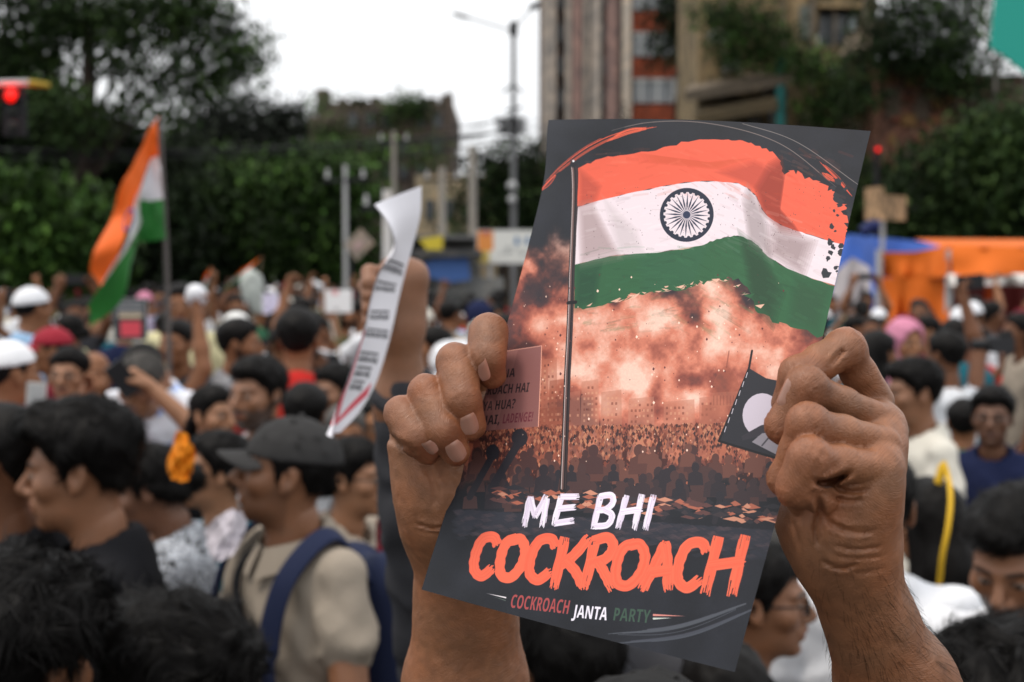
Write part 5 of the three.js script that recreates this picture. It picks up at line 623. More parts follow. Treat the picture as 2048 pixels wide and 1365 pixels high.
const glassesGeo = () => once('glasses', () => { const g = []; for (const s of [1, -1]) { g.push(new THREE.TorusGeometry(0.021, 0.0022, 6, 24).scale(1.12, 0.85, 1).translate(s * 0.032, 0.0, 0.1)); g.push(rod([s * 0.055, 0.006, 0.098], [s * 0.077, 0.008, -0.012], 0.002, 0.002, 6)); } g.push(rod([-0.01, 0.004, 0.103], [0.01, 0.004, 0.103], 0.0022, 0.0022, 6)); return mergeGeometries(g.map(plain)); });
const collarGeo = () => once('collar', () => { const g = []; for (const s of [1, -1]) { const nu = 10, nv = 5, p = [], id = []; for (let j = 0; j <= nv; j++) for (let i = 0; i <= nu; i++) { const u = i / nu, v = j / nv, a = lerp(PI * 0.5 * 0.08, PI, u), r = 0.066 + v * (0.02 + 0.012 * (1 - u)); p.push(s * sin(a) * r * 1.02, 1.455 - 0.02 * (1 - u) * 1.6 + 0.012 * u - v * (0.036 + 0.03 * (1 - u) * (1 - u)), cos(a) * r * 1.05 + 0.004 * (1 - u)); } for (let j = 0; j < nv; j++) for (let i = 0; i < nu; i++) { const q = j * (nu + 1) + i; s > 0 ? id.push(q, q + 1, q + nu + 1, q + 1, q + nu + 2, q + nu + 1) : id.push(q, q + nu + 1, q + 1, q + 1, q + nu + 1, q + nu + 2); } const b = new THREE.BufferGeometry(); b.setAttribute('position', new THREE.Float32BufferAttribute(p, 3)); b.setIndex(id); b.computeVertexNormals(); g.push(plain(b)); } return mergeGeometries(g); });
const clothBump = paint(128, (u, v) => { const n = 0.5 + 0.25 * sin(u * 2 * PI * 32) * sin(v * 2 * PI * 32) + 0.2 * tileNoise(u, v, 60); return [n, n, n]; }, false);
const CLOTH = { white: [0.72, 0.73, 0.76], offwhite: [0.6, 0.57, 0.5], black: [0.014, 0.014, 0.016], charcoal: [0.045, 0.045, 0.05], navy: [0.015, 0.02, 0.055], grey: [0.22, 0.22, 0.23], maroon: [0.13, 0.012, 0.022], red: [0.5, 0.03, 0.025], 'pale blue': [0.3, 0.46, 0.66], beige: [0.3, 0.255, 0.205], olive: [0.08, 0.085, 0.04], pink: [0.55, 0.22, 0.32], teal: [0.02, 0.13, 0.17], green: [0.04, 0.13, 0.07], 'pale yellow': [0.62, 0.57, 0.34], orange: [0.6, 0.2, 0.02], brown: [0.1, 0.055, 0.035], lilac: [0.4, 0.36, 0.5] };
const clothMat = (c) => once('m' + c, () => std(CLOTH[c], 0.92, { vertexColors: true, bumpMap: clothBump, bumpScale: 0.0006, specularIntensity: 0.15 }));
const plainCloth = (c) => once('p' + c, () => std(CLOTH[c], 0.92, { specularIntensity: 0.15 }));
const HC = [0, 1.585, 0.02];
const headMatrix = (yaw = 0, pitch = 0, roll = 0, drop = 0) => new THREE.Matrix4().makeTranslation(0, 1.47 - drop, -0.015 + drop * 0.5).multiply(new THREE.Matrix4().makeRotationFromEuler(new THREE.Euler(pitch, yaw, roll, 'YXZ'))).multiply(new THREE.Matrix4().makeTranslation(HC[0], HC[1] - 1.47, HC[2] + 0.015));
const people = []; // where everyone stands
function person(s) {
  const hi = s.res ?? 0, cell = [[0.011, 0.016, 0.03, 0.013, 0.04], [0.0075, 0.011, 0.02, 0.009, 0.035], [0.0042, 0.008, 0.011, 0.0065, 0.03]][hi], pose = s.pose ?? 'down', face = s.face ?? 'man', head = s.head ?? [0, 0, 0], hm = headMatrix(...head);
  const target = at(s.px, s.py, s.d), hc = V(0, 0, 0).applyMatrix4(hm), sc = s.scale ?? target.y / hc.y, turn = s.turn ?? 0, off = V(hc.x * sc, 0, hc.z * sc).applyAxisAngle(V(0, 1, 0), turn);
  const o = thing('person', s.label, 'person', [target.x - off.x, target.y - hc.y * sc, target.z - off.z], turn, s.group); o.scale.setScalar(sc); if (abs(o.position.y) < 0.2) o.position.y = 0; people.push([o.position.x, o.position.z]); o.userData.headMatrix = undefined; delete o.userData.headMatrix;
  const key = 'b' + face + pose + hi + head.join(), tone = (hi > 1 ? nearTone : TONES)[s.tone ?? 'brown'];
  part('body', once(key, () => joined([headGeo(face, cell[0]).clone().applyMatrix4(hm), armsGeo(pose, cell[1])])), tone, o);
  const onHead = (name, g, m, k = '') => { const q = part(name, once(k + name + head.join() + g.uuid, () => g.clone().applyMatrix4(hm)), m, o); return q; };
  if (s.hair) { let g = hairGeo(s.hair, cell[3], s.hairOpts, s.hairKey ?? ''); if (hi > 1) g = mergeGeometries([g, strands(g, s.strands ?? 2600, s.hairLen ?? 0.022, 0.0007, 7, s.flow)]); onHead('hair', g, s.hairMat ?? hairMat); }
  if (s.cap) onHead('cap', capGeo(s.cap, hi > 1 ? 0.005 : 0.009), s.capMat ?? plainCloth('white'));
  if (s.glasses) onHead('glasses', glassesGeo(), std([0.01, 0.01, 0.01], 0.3));
  part('shirt', shirtGeo(pose, s.shirt ?? 'tee', cell[2]), s.shirtMat ?? clothMat(s.cloth ?? 'black'), o);
  if (s.collar) part('collar', collarGeo(), s.shirtMat ? s.collarMat ?? plainCloth('white') : plainCloth(s.cloth ?? 'black'), o);
  part('trousers', legsGeo(cell[4]), plainCloth(s.legs ?? 'charcoal'), o); part('shoe', shoesGeo(), plainCloth('black'), o);
  o.updateMatrixWorld(true); return o;
}
const handAt = (o, pose, k, up = 0.09) => { const [e, w] = POSES[pose][k], v = V(...w).sub(V(...e)).normalize().multiplyScalar(up).add(V(...w)); return o.localToWorld(v); };
const phoneMat = std([0.02, 0.02, 0.022], 0.25), screenMat = std([0.35, 0.36, 0.38], 0.3);
function phone(label, p, turn, tilt = 0, mat = phoneMat) { const o = thing('phone', label, 'phone', [p.x, p.y, p.z], turn); o.rotation.x = 0; const g = new THREE.BoxGeometry(0.152, 0.075, 0.009); part('case', g, mat, o); part('screen', new THREE.PlaneGeometry(0.14, 0.066).rotateY(PI).translate(0, 0, -0.0055), screenMat, o); part('camera_lens', new THREE.CylinderGeometry(0.006, 0.006, 0.003, 12).rotateX(PI / 2).translate(-0.058, 0.02, 0.006), phoneMat, o); o.rotation.z = tilt; return o; }

// ---- those near enough to be told apart by their clothes
const LEFT = -PI / 2, RIGHT = PI / 2;
const blackTee = person({ px: 158, py: 945, d: 2.5, turn: LEFT + 0.12, head: [0, 0.06, 0], face: 'man', tone: 'brown', hair: 'short', hairKey: 'a', hairOpts: { top: 0.022, front: 0.02, thick: 0.012, rough: 0.006 }, hairLen: 0.026, strands: 6000, shirt: 'tee', cloth: 'black', collar: true, res: 2, label: 'young man with thick black hair and black collared shirt, shown in profile' });
const capMan = person({ px: 572, py: 950, d: 2.72, turn: LEFT + 0.72, head: [-0.62, -0.16, 0, 0.015], face: 'open', tone: 'brown', hair: 'crop', cap: 'cap', capMat: std([0.03, 0.029, 0.029], 0.85), shirt: 'tee', shirtMat: clothMat('beige'), collarMat: plainCloth('beige'), collar: true, pose: 'chest', res: 2, label: 'man in a charcoal baseball cap and beige polo shirt wearing a navy backpack' });
person({ px: 712, py: 958, d: 3.5, turn: RIGHT - 0.35, face: 'woman', tone: 'tan', hair: 'bun', hairKey: 'w', hairOpts: { thick: 0.012 }, glasses: true, shirt: 'kurta', cloth: 'beige', res: 2, hairLen: 0.03, label: 'woman in glasses with tied black hair, behind the man in the charcoal cap' });
const blouseMat = (() => { const t = paint(256, (u, v) => { const n = tileNoise(u, v, 26, 2), m = tileNoise(u, v, 50, 8), k = abs(n) < 0.14 || m > 0.34 ? 0.12 : 0.78 + m * 0.2; return [k, k * 1.02, k * 1.06]; }); t.repeat.set(1.6, 1.6); return std(0xffffff, 0.85, { map: t }); })();
person({ px: 296, py: 980, d: 3.2, turn: LEFT + 0.1, head: [0, 0.3, 0], face: 'woman', tone: 'deep', hair: 'bun', hairKey: 'wb', hairLen: 0.03, shirt: 'tee', shirtMat: blouseMat, res: 2, pose: 'clasp', label: 'woman in a black and white patterned blouse with dark hair, head bowed' });
person({ px: 432, py: 945, d: 3.5, turn: LEFT + 0.35, head: [0, -0.12, 0], face: 'woman', tone: 'tan', hair: 'bun', hairKey: 'w', hairOpts: { thick: 0.012 }, shirt: 'kurta', cloth: 'teal', res: 2, pose: 'clasp', label: 'woman with a teal collar beside the bright orange cloth' });
const poloMat = (() => { const t = paint(256, (u, v) => { const n = tileNoise(u, v, 9, 4), k = n > 0.34 ? 0 : 1; return k ? [0.88, 0.89, 0.92] : [0.62, 0.72, 0.92]; }); t.repeat.set(1, 1); return std(0xffffff, 0.85, { map: t }); })();
const polo = person({ px: 284, py: 772, d: 5.0, turn: -0.15, head: [-0.1, 0.28, 0, 0.11], face: 'man', tone: 'tan', hair: 'crop', hairKey: 'g', hairMat: std([0.06, 0.055, 0.05], 0.7), shirt: 'tee', shirtMat: poloMat, collar: true, pose: 'mouth', res: 2, label: 'older man with cropped greying hair and white polo shirt, hand held to his mouth' });
person({ px: 428, py: 832, d: 4.7, turn: 0.95, face: 'woman', tone: 'tan', hair: 'tail', hairKey: 't', hairOpts: { thick: 0.01 }, shirt: 'kurta', cloth: 'black', res: 2, label: 'woman with black hair drawn back in a ponytail, in front of the bearded man' });
person({ px: 514, py: 792, d: 4.25, turn: -0.55, face: 'beard', tone: 'brown', hair: 'short', hairKey: 'b', hairOpts: { top: 0.014, front: 0.012 }, shirt: 'tee', cloth: 'white', collar: true, res: 2, label: 'bearded man with swept black hair and open white collar' });
person({ px: 138, py: 752, d: 5.6, turn: -0.05, face: 'moustache', tone: 'tan', hair: 'short', hairKey: 'c', glasses: true, shirt: 'tee', cloth: 'charcoal', res: 2, label: 'man in glasses and dark shirt facing us beside the bald man' });
person({ px: 190, py: 752, d: 5.95, turn: 0.8, face: 'man', tone: 'brown', hair: 'bald', shirt: 'tee', cloth: 'white', res: 1, label: 'bald man with a fringe of dark hair beside the man in glasses' });
person({ px: 100, py: 704, d: 6.5, turn: LEFT + 0.3, face: 'man', tone: 'brown', hair: 'crop', cap: 'cap', capMat: std([0.28, 0.015, 0.03], 0.75), shirt: 'tee', cloth: 'maroon', res: 1, label: 'man in a crimson baseball cap and maroon shirt' });
person({ px: 22, py: 752, d: 4.7, turn: 2.4, face: 'man', tone: 'brown', hair: 'crop', cap: 'skull', capMat: std([0.78, 0.78, 0.8], 0.9), shirt: 'long', cloth: 'pink', res: 1, pose: 'phone', label: 'man in a large white skullcap and pink shirt, his back half turned' });
const redPack = person({ px: 596, py: 684, d: 5.5, turn: PI + 0.1, face: 'man', tone: 'brown', hair: 'short', hairKey: 'd', hairOpts: { thick: 0.015, top: 0.013 }, shirt: 'tee', cloth: 'red', res: 1, label: 'person with bushy black hair seen from behind, wearing a red backpack' });
person({ px: 472, py: 660, d: 9.2, turn: 0.1, face: 'man', tone: 'brown', hair: 'crop', cap: 'pill', capMat: std([0.78, 0.78, 0.76], 0.9), shirt: 'kurta', cloth: 'white', res: 1, label: 'man in a tall white pillbox cap and white kurta' });
person({ px: 668, py: 788, d: 5.1, turn: -0.7, face: 'man', tone: 'brown', hair: 'short', hairKey: 'c', shirt: 'tee', cloth: 'charcoal', res: 2, label: 'man with wavy black hair half hidden by the curled paper' });
person({ px: 690, py: 872, d: 4.4, turn: 0.2, head: [0, 0.1, 0], face: 'woman', tone: 'brown', hair: 'bun', hairKey: 'w2', hairMat: greyHair, shirt: 'kurta', cloth: 'grey', res: 1, label: 'grey haired woman partly covered by the tip of the curled paper' });
person({ px: 748, py: 856, d: 4.5, turn: 0.5, face: 'man', tone: 'tan', hair: 'crop', glasses: true, shirt: 'tee', cloth: 'brown', res: 1, label: 'man in glasses with cropped hair between the curled paper and the raised sleeve' });
person({ px: 612, py: 836, d: 4.6, turn: PI, face: 'man', tone: 'brown', hair: 'short', hairKey: 'd', hairOpts: { thick: 0.015, top: 0.013 }, shirt: 'tee', cloth: 'black', res: 1, label: 'person with round black hair seen from behind above the charcoal cap' });
person({ px: 40, py: 1345, d: 1.62, turn: PI - 0.4, face: 'man', tone: 'brown', hair: 'short', hairKey: 'big', hairOpts: { thick: 0.03, top: 0.024, rough: 0.009 }, strands: 7000, hairLen: 0.045, shirt: 'tee', cloth: 'black', res: 2, label: 'person with tousled black hair below the man in the black collared shirt' });
person({ px: 345, py: 1400, d: 1.78, turn: RIGHT - 0.1, head: [0, 0.35, 0], face: 'man', tone: 'brown', hair: 'short', hairKey: 'big', hairOpts: { thick: 0.03, top: 0.024, rough: 0.009 }, strands: 7000, hairLen: 0.04, glasses: true, shirt: 'tee', cloth: 'black', res: 2, label: 'person with shaggy black hair and dark rimmed glasses bent forward' });
person({ px: -5, py: 935, d: 2.6, turn: LEFT, face: 'man', tone: 'deep', hair: 'short', hairKey: 'c', shirt: 'tee', cloth: 'black', res: 1, label: 'dark haired man in front of the young man shown in profile' });
// further side of the poster
person({ px: 1826, py: 788, d: 4.6, turn: LEFT + 0.1, head: [0, 0.05, 0], face: 'man', tone: 'brown', hair: 'short', hairKey: 'b', hairOpts: { top: 0.014, front: 0.012 }, shirt: 'tee', cloth: 'offwhite', res: 2, label: 'boy with smooth black hair and a cream T-shirt beside the clenched fist' });
const tank = person({ px: 1890, py: 714, d: 6.2, turn: PI + 0.5, face: 'man', tone: 'deep', hair: 'short', hairKey: 'c', shirt: 'tank', cloth: 'white', pose: 'raiseR', res: 1, label: 'man in a white sleeveless vest reaching one bare arm up' });
person({ px: 1986, py: 836, d: 4.8, turn: -0.45, face: 'open', tone: 'deep', hair: 'short', hairKey: 'b', hairOpts: { top: 0.014, front: 0.012 }, glasses: true, shirt: 'tee', cloth: 'navy', res: 2, label: 'laughing young man in glasses and a navy shirt' });
person({ px: 1928, py: 850, d: 5.3, turn: PI - 0.3, face: 'man', tone: 'brown', hair: 'short', hairKey: 'c', shirt: 'tee', cloth: 'green', res: 1, label: 'person in a green shirt with back turned, beside the laughing young man' });
person({ px: 1518, py: 1205, d: 2.3, turn: RIGHT - 0.15, face: 'woman', tone: 'brown', hair: 'bun', hairKey: 'w', hairOpts: { thick: 0.012 }, glasses: true, shirt: 'kurta', cloth: 'black', res: 2, label: 'woman in thick black glasses in profile below the poster edge' });
person({ px: 1750, py: 1020, d: 2.6, turn: PI - 0.2, face: 'man', tone: 'brown', hair: 'short', hairKey: 'c', shirt: 'tee', cloth: 'white', res: 2, label: 'broad person in a plain white T-shirt behind the clenched fist' });
person({ px: 1856, py: 1050, d: 2.95, turn: PI + 0.3, face: 'woman', tone: 'brown', hair: 'long', hairKey: 'l', shirt: 'kurta', cloth: 'black', res: 1, label: 'long haired person in black with a bright yellow cord' });
person({ px: 2035, py: 1122, d: 2.2, turn: -0.7, head: [0, 0.38, 0], face: 'beard', tone: 'brown', hair: 'short', hairKey: 'b', hairOpts: { top: 0.014, front: 0.012 }, shirt: 'tee', cloth: 'white', res: 2, strands: 5000, label: 'bearded man with black hair looking down, in a white collar', collar: true });
person({ px: 2015, py: 1485, d: 1.55, turn: -2.2, face: 'man', tone: 'brown', hair: 'short', hairKey: 'big', hairOpts: { thick: 0.03, top: 0.024, rough: 0.009 }, strands: 7000, hairLen: 0.04, shirt: 'tee', cloth: 'black', res: 2, label: 'person with rough black hair bent below the bearded man' });
person({ px: 1122, py: 1345, d: 1.75, turn: PI + 0.5, face: 'man', tone: 'tan', hair: 'short', hairKey: 'c', shirt: 'tee', cloth: 'black', res: 2, label: 'black haired person whose ear shows below the poster' });
person({ px: 1440, py: 1420, d: 1.9, turn: PI, face: 'man', tone: 'tan', hair: 'short', hairKey: 'c', shirt: 'tee', cloth: 'black', res: 1, label: 'person in black under the lower corner of the poster' });
person({ px: 1758, py: 712, d: 6.2, turn: 2.2, face: 'woman', tone: 'brown', hair: 'long', shirt: 'tee', cloth: 'teal', res: 1, label: 'long haired person in a teal shirt near the fist' });
person({ px: 1812, py: 688, d: 6.8, turn: 0.3, face: 'woman', tone: 'tan', cap: 'scarf', capMat: plainCloth('pink'), shirt: 'kurta', cloth: 'pink', res: 1, label: 'woman in a pink headscarf in front of the orange stall' });
person({ px: 362, py: 612, d: 8.2, turn: 0.2, face: 'man', tone: 'brown', hair: 'short', hairKey: 'c', shirt: 'tee', cloth: 'pale yellow', res: 1, label: 'man in a pale yellow shirt below the small flags' });
person({ px: 66, py: 622, d: 7.6, turn: 2.6, face: 'man', tone: 'brown', hair: 'crop', cap: 'skull', shirt: 'tee', cloth: 'pale blue', res: 1, label: 'man in a white skullcap and light blue shirt in the crowd' });
const flagMan = person({ px: 352, py: 690, d: 6.6, turn: -0.3, face: 'man', tone: 'brown', hair: 'short', hairKey: 'c', shirt: 'tee', cloth: 'charcoal', pose: 'clasp', res: 1, label: 'man in a charcoal shirt gripping the pole of the big flag' });
const armMan = person({ px: 287, py: 745, d: 5.8, turn: PI, face: 'man', tone: 'brown', hair: 'short', hairKey: 'd', hairOpts: { thick: 0.015, top: 0.013 }, shirt: 'tee', cloth: 'maroon', pose: 'raiseR', res: 1, label: 'man in a maroon shirt stretching one bare arm straight up' });
// ---- the man with the curled paper
const paperMan = person({ px: 1120, py: 1095, d: 1.9, turn: -0.2, face: 'man', tone: 'tan', hair: 'short', hairKey: 'c', shirt: 'tee', cloth: 'charcoal', res: 1, label: 'person in a charcoal sleeve raising a fist with the curled paper' });
{
  const J = (l) => l.map(at3), d = 1.62, gs = [{ k: 0.01, prims: [cap(at3([812, 560, 1.645]), at3([806, 660, 1.655]), 0.022, 0.023, 0.02), cap(at3([782, 575, 1.635]), at3([786, 665, 1.645]), 0.023, 0.025, 0.02), cap(at3([826, 552, 1.66]), at3([815, 650, 1.66]), 0.017, 0.022, 0.02), cap(at3([790, 540, 1.64]), at3([826, 552, 1.65]), 0.018, 0.014, 0.02)] }, { k: 0.015, prims: [cap(at3([796, 660, 1.65]), at3([806, 800, 1.67]), 0.026, 0.035, 0.02), cap(at3([806, 800, 1.67]), at3([830, 1010, 1.72]), 0.037, 0.045, 0.02), cap(at3([830, 1010, 1.72]), at3([880, 1330, 1.86]), 0.045, 0.05, 0.02)] }];
  for (let i = 0; i < 4; i++) gs.push(finger(J([[800, 545 + i * 27, 1.63], [738 - (i === 1 ? 6 : 0), 545 + i * 27, 1.615], [738, 566 + i * 26, 1.6], [770, 572 + i * 26, 1.6]]), 0.0092 - (i === 3 ? 0.001 : 0), 0.001));
  const f = field(gs); const m = part('raised_arm', skin(f, ...grow(f), 0.0036, mottled([1, 1, 1], 0.15), poreUv), nearTone.brown, scene); scene.remove(m); m.name = 'raised_arm';
  const sf = field([{ k: 0.02, prims: [cap(at3([812, 795, 1.67]), at3([835, 1010, 1.72]), 0.045, 0.052, 0.02), cap(at3([835, 1010, 1.72]), at3([885, 1340, 1.87]), 0.053, 0.066, 0.02)] }]); const sfw = (x, y, z) => sf(x, y, z) + 0.003 * sin(y * 70 + 4 * n3(x * 20, y * 20, z * 20)); const s = part('sleeve', skin(sfw, ...grow(sf), 0.007), plainCloth('charcoal'), scene); scene.remove(s);
  paperMan.updateMatrixWorld(true); for (const q of [m, s]) { q.geometry.applyMatrix4(paperMan.matrixWorld.clone().invert()); paperMan.add(q); q.name = q === m ? 'raised_arm' : 'sleeve'; }
  // the sheet: two edges traced in space, a twisted ribbon between them
  const cvs = document.createElement('canvas'); cvs.width = 512; cvs.height = 1024; const g = cvs.getContext('2d'), R = rng(4); g.fillStyle = '#f4f2f8'; g.fillRect(0, 0, 512, 1024); g.fillStyle = '#e2606e'; g.beginPath(); g.moveTo(60, 1000); g.lineTo(40, 600); g.lineTo(110, 590); g.lineTo(150, 830); g.lineTo(300, 960); g.lineTo(470, 800); g.lineTo(490, 850); g.lineTo(330, 1000); g.closePath(); g.fill(); g.fillStyle = '#f0eef5'; g.fillRect(0, 985, 512, 40); g.fillStyle = '#26262c';
  for (const [y, x0, x1] of [[300, 120, 470], [380, 90, 450], [500, 140, 430], [585, 130, 470], [690, 170, 440], [745, 190, 420], [800, 220, 400]]) { g.fillRect(x0, y, x1 - x0, 7); for (let x = x0; x < x1; x += 26) { g.fillRect(x + R() * 8, y, 7, 44); g.beginPath(); g.ellipse(x + 12, y + 24, 9, 10, 0, 0, 4.6); g.lineWidth = 7; g.strokeStyle = '#26262c'; g.stroke(); if (R() < 0.5) g.fillRect(x, y + 36, 18, 6); } }
  const tx = new THREE.CanvasTexture(cvs); tx.colorSpace = THREE.SRGBColorSpace;
  const Le = [[750, 409, 1.5], [782, 455, 1.52], [790, 500, 1.535], [762, 540, 1.53], [742, 600, 1.515], [732, 650, 1.5], [716, 700, 1.49], [697, 760, 1.48], [676, 812, 1.47], [665, 876, 1.46]], Re = [[843, 372, 1.6], [841, 430, 1.605], [826, 490, 1.61], [808, 555, 1.61], [797, 600, 1.61], [785, 655, 1.605], [772, 705, 1.6], [752, 765, 1.59], [722, 820, 1.57], [680, 866, 1.53]];
  const cl = new THREE.CatmullRomCurve3(Le.map((q) => at(...q))), cr = new THREE.CatmullRomCurve3(Re.map((q) => at(...q))), nu = 10, nv = 60, p = [], uv = [], id = []; for (const off of [0, 0.0012]) for (let j = 0; j <= nv; j++) { const a = cl.getPoint(j / nv), b = cr.getPoint(j / nv), nrm = b.clone().sub(a).cross(cl.getTangent(j / nv)).normalize(); for (let i = 0; i <= nu; i++) { const u = i / nu, q = a.clone().lerp(b, u).addScaledVector(nrm, 0.01 * sin(PI * u) + off); p.push(q.x, q.y, q.z); uv.push(u, 1 - j / nv); } }
  for (const o of [0, (nu + 1) * (nv + 1)]) for (let j = 0; j < nv; j++) for (let i = 0; i < nu; i++) { const a = o + j * (nu + 1) + i; id.push(a, a + nu + 1, a + 1, a + 1, a + nu + 1, a + nu + 2); }
  const pg = new THREE.BufferGeometry(); pg.setAttribute('position', new THREE.Float32BufferAttribute(p, 3)); pg.setAttribute('uv', new THREE.Float32BufferAttribute(uv, 2)); pg.setIndex(id); pg.computeVertexNormals(); solo('paper_sheet', pg, std(0xffffff, 0.8, { map: tx, side: THREE.DoubleSide }), 'curled white leaflet with black lines and a pink border in a raised fist', 'leaflet');
}
// ---- what they carry
{ const m = std([0.012, 0.018, 0.05], 0.8), o = thing('backpack', 'navy blue backpack on the back of the man in the charcoal cap', 'backpack'); const L = (v) => { const q = capMan.localToWorld(V(...v)); return [q.x, q.y, q.z]; };
  const f = field([{ k: 0.03, prims: [cap([-0.07, 0.95, -0.22], [-0.07, 1.3, -0.21], 0.09, 0.085, 0.05), cap([0.07, 0.95, -0.22], [0.07, 1.3, -0.21], 0.09, 0.085, 0.05), cap([0, 0.93, -0.3], [0, 1.1, -0.3], 0.07, 0.06, 0.04)] }]), g = skin(f, ...grow(f, 0.03), 0.014); g.applyMatrix4(capMan.matrixWorld); part('pack', g, m, o);
  for (const s of [1, -1]) { const pts = [[s * 0.1, 1.34, -0.13], [s * 0.125, 1.452, -0.02], [s * 0.125, 1.38, 0.085], [s * 0.12, 1.24, 0.128], [s * 0.135, 1.12, 0.122], [s * 0.18, 1.02, 0.03]].map(L); const c = new THREE.CatmullRomCurve3(pts.map((q) => V(...q))), out = capMan.localToWorld(V(0, 1.2, 0)), p = [], id = [], n = 40; for (let i = 0; i <= n; i++) { const a = c.getPoint(i / n), t = c.getTangent(i / n), m2 = a.clone().sub(out).normalize(), b = t.clone().cross(m2).normalize(), w = i < 26 ? 0.021 : 0.013; for (const [k, h] of [[-1, 0], [-1, 0.012], [1, 0.012], [1, 0]]) { const q = a.clone().addScaledVector(b, k * w).addScaledVector(m2, h); p.push(q.x, q.y, q.z); } } for (let i = 0; i < n; i++) for (let k = 0; k < 4; k++) { const a = i * 4 + k, b = i * 4 + ((k + 1) % 4); id.push(a, b, a + 4, b, b + 4, a + 4); } const sg = new THREE.BufferGeometry(); sg.setAttribute('position', new THREE.Float32BufferAttribute(p, 3)); sg.setIndex(id); sg.computeVertexNormals(); part('strap', sg, m, o); }
  const cb = [[-0.12, 1.43, -0.03], [-0.06, 1.36, 0.1], [0.03, 1.22, 0.133], [0.1, 1.06, 0.13], [0.17, 0.9, 0.1]].map(L); solo('shoulder_strap', tube(cb, 0.009, 30, 6), plainCloth('black'), 'thin black bag strap slung across the beige polo shirt', 'strap'); }
{ const o = thing('backpack', 'bright red backpack with black bands on the person with bushy hair', 'backpack'), f = field([{ k: 0.03, prims: [cap([-0.09, 0.98, -0.18], [-0.09, 1.34, -0.17], 0.085, 0.08, 0.05), cap([0.09, 0.98, -0.18], [0.09, 1.34, -0.17], 0.085, 0.08, 0.05)] }]), g = skin(f, ...grow(f, 0.03), 0.018); g.applyMatrix4(redPack.matrixWorld); part('pack', g, std([0.62, 0.045, 0.03], 0.6), o); const b = mergeGeometries([box(0.36, 0.04, 0.02, 0, 1.22, -0.262), box(0.05, 0.3, 0.02, 0.0, 1.1, -0.266)].map(plain)); b.applyMatrix4(redPack.matrixWorld); part('band', b, plainCloth('navy'), o); }
{ const q = handAt(polo, 'mouth', 'L', 0.07), o = thing('phone', 'dark phone held to the mouth of the man in the white polo', 'phone', [q.x - 0.03, q.y - 0.02, q.z + 0.06], 0.5); part('case', box(0.075, 0.14, 0.01), phoneMat, o); part('screen', box(0.066, 0.126, 0.003, 0, 0, 0.0065), std([0.02, 0.02, 0.022], 0.15), o); o.rotation.z = 0.6; }
{ const p = at(72, 790, 4.3), o = thing('phone', 'phone in a scuffed silver case held up by the man in pink', 'phone', [p.x, p.y, p.z], 0.2); part('case', box(0.055, 0.075, 0.009), std([0.4, 0.4, 0.4], 0.5), o); part('rim', box(0.062, 0.083, 0.006), std([0.6, 0.58, 0.55], 0.5), o); o.rotation.z = -0.08; }
function drape(pts, dAmp, mat, name, label, cat) { // cloth between two rows of photo points
  const nu = 24, nv = 20, A = new THREE.CatmullRomCurve3(pts[0].map((q) => at(...q))), B = new THREE.CatmullRomCurve3(pts[1].map((q) => at(...q))), p = [], id = []; for (let j = 0; j <= nv; j++) for (let i = 0; i <= nu; i++) { const q = A.getPoint(i / nu).lerp(B.getPoint(i / nu), j / nv); q.z += dAmp * (n3(i * 0.5, j * 0.25, 3) + 0.5 * n3(i, j * 0.6, 8)); p.push(q.x, q.y, q.z); } for (let j = 0; j < nv; j++) for (let i = 0; i < nu; i++) { const a = j * (nu + 1) + i; id.push(a, a + nu + 1, a + 1, a + 1, a + nu + 1, a + nu + 2); } const g = new THREE.BufferGeometry(); g.setAttribute('position', new THREE.Float32BufferAttribute(p, 3)); g.setIndex(id); g.computeVertexNormals(); return name ? solo(name, g, mat, label, cat) : g; }
drape([[[352, 862, 2.75], [370, 868, 2.72], [392, 905, 2.7]], [[332, 930, 2.75], [350, 962, 2.7], [378, 962, 2.7]]], 0.012, std([0.75, 0.24, 0.01], 0.75), 'orange_cloth', 'bright orange cloth held in front of the woman with the teal collar', 'cloth');
drape([[[408, 1062, 2.55], [436, 1034, 2.5], [470, 1018, 2.5], [494, 1040, 2.55]], [[414, 1096, 2.5], [436, 1122, 2.46], [464, 1112, 2.46], [486, 1076, 2.5]]], 0.012, (() => { const t = paint(64, (u, v) => (tileNoise(u, v, 3, 2) > 0.15 ? [0.75, 0.45, 0.75] : [0.9, 0.88, 0.88])); return std([0.5, 0.46, 0.5], 0.85); })(), 'white_cloth', 'white cloth bunched up beside the beige polo shirt', 'cloth');
drape([[[20, 830, 3.3], [60, 810, 3.25], [92, 812, 3.25]], [[30, 880, 3.3], [50, 930, 3.25], [62, 935, 3.25]]], 0.03, plainCloth('pink'), 'pink_scarf', 'magenta pink scarf below the silver phone', 'scarf');
drape([[[752, 1040, 3.0], [770, 1038, 2.95], [790, 1050, 2.95]], [[748, 1190, 2.85], [785, 1170, 2.85], [822, 1165, 2.9]]], 0.03, plainCloth('maroon'), 'maroon_scarf', 'maroon scarf over the shoulder of the woman in glasses', 'scarf');
solo('yellow_rope', tube([at(1888, 925, 2.9), at(1896, 950, 2.88), at(1902, 1000, 2.8), at(1896, 1060, 2.76), at(1886, 1110, 2.76), at(1878, 1180, 2.8)], 0.006, 30, 8), std([0.6, 0.36, 0.02], 0.7), 'bright yellow cord hanging down the back of the long haired person', 'cord');
solo('yellow_ribbon', tube([at(1862, 975, 2.92), at(1876, 968, 2.9), at(1886, 935, 2.9), at(1892, 930, 2.9)], 0.01, 16, 8), std([0.6, 0.36, 0.02], 0.7), 'short loop of yellow ribbon tied above the yellow cord', 'ribbon');
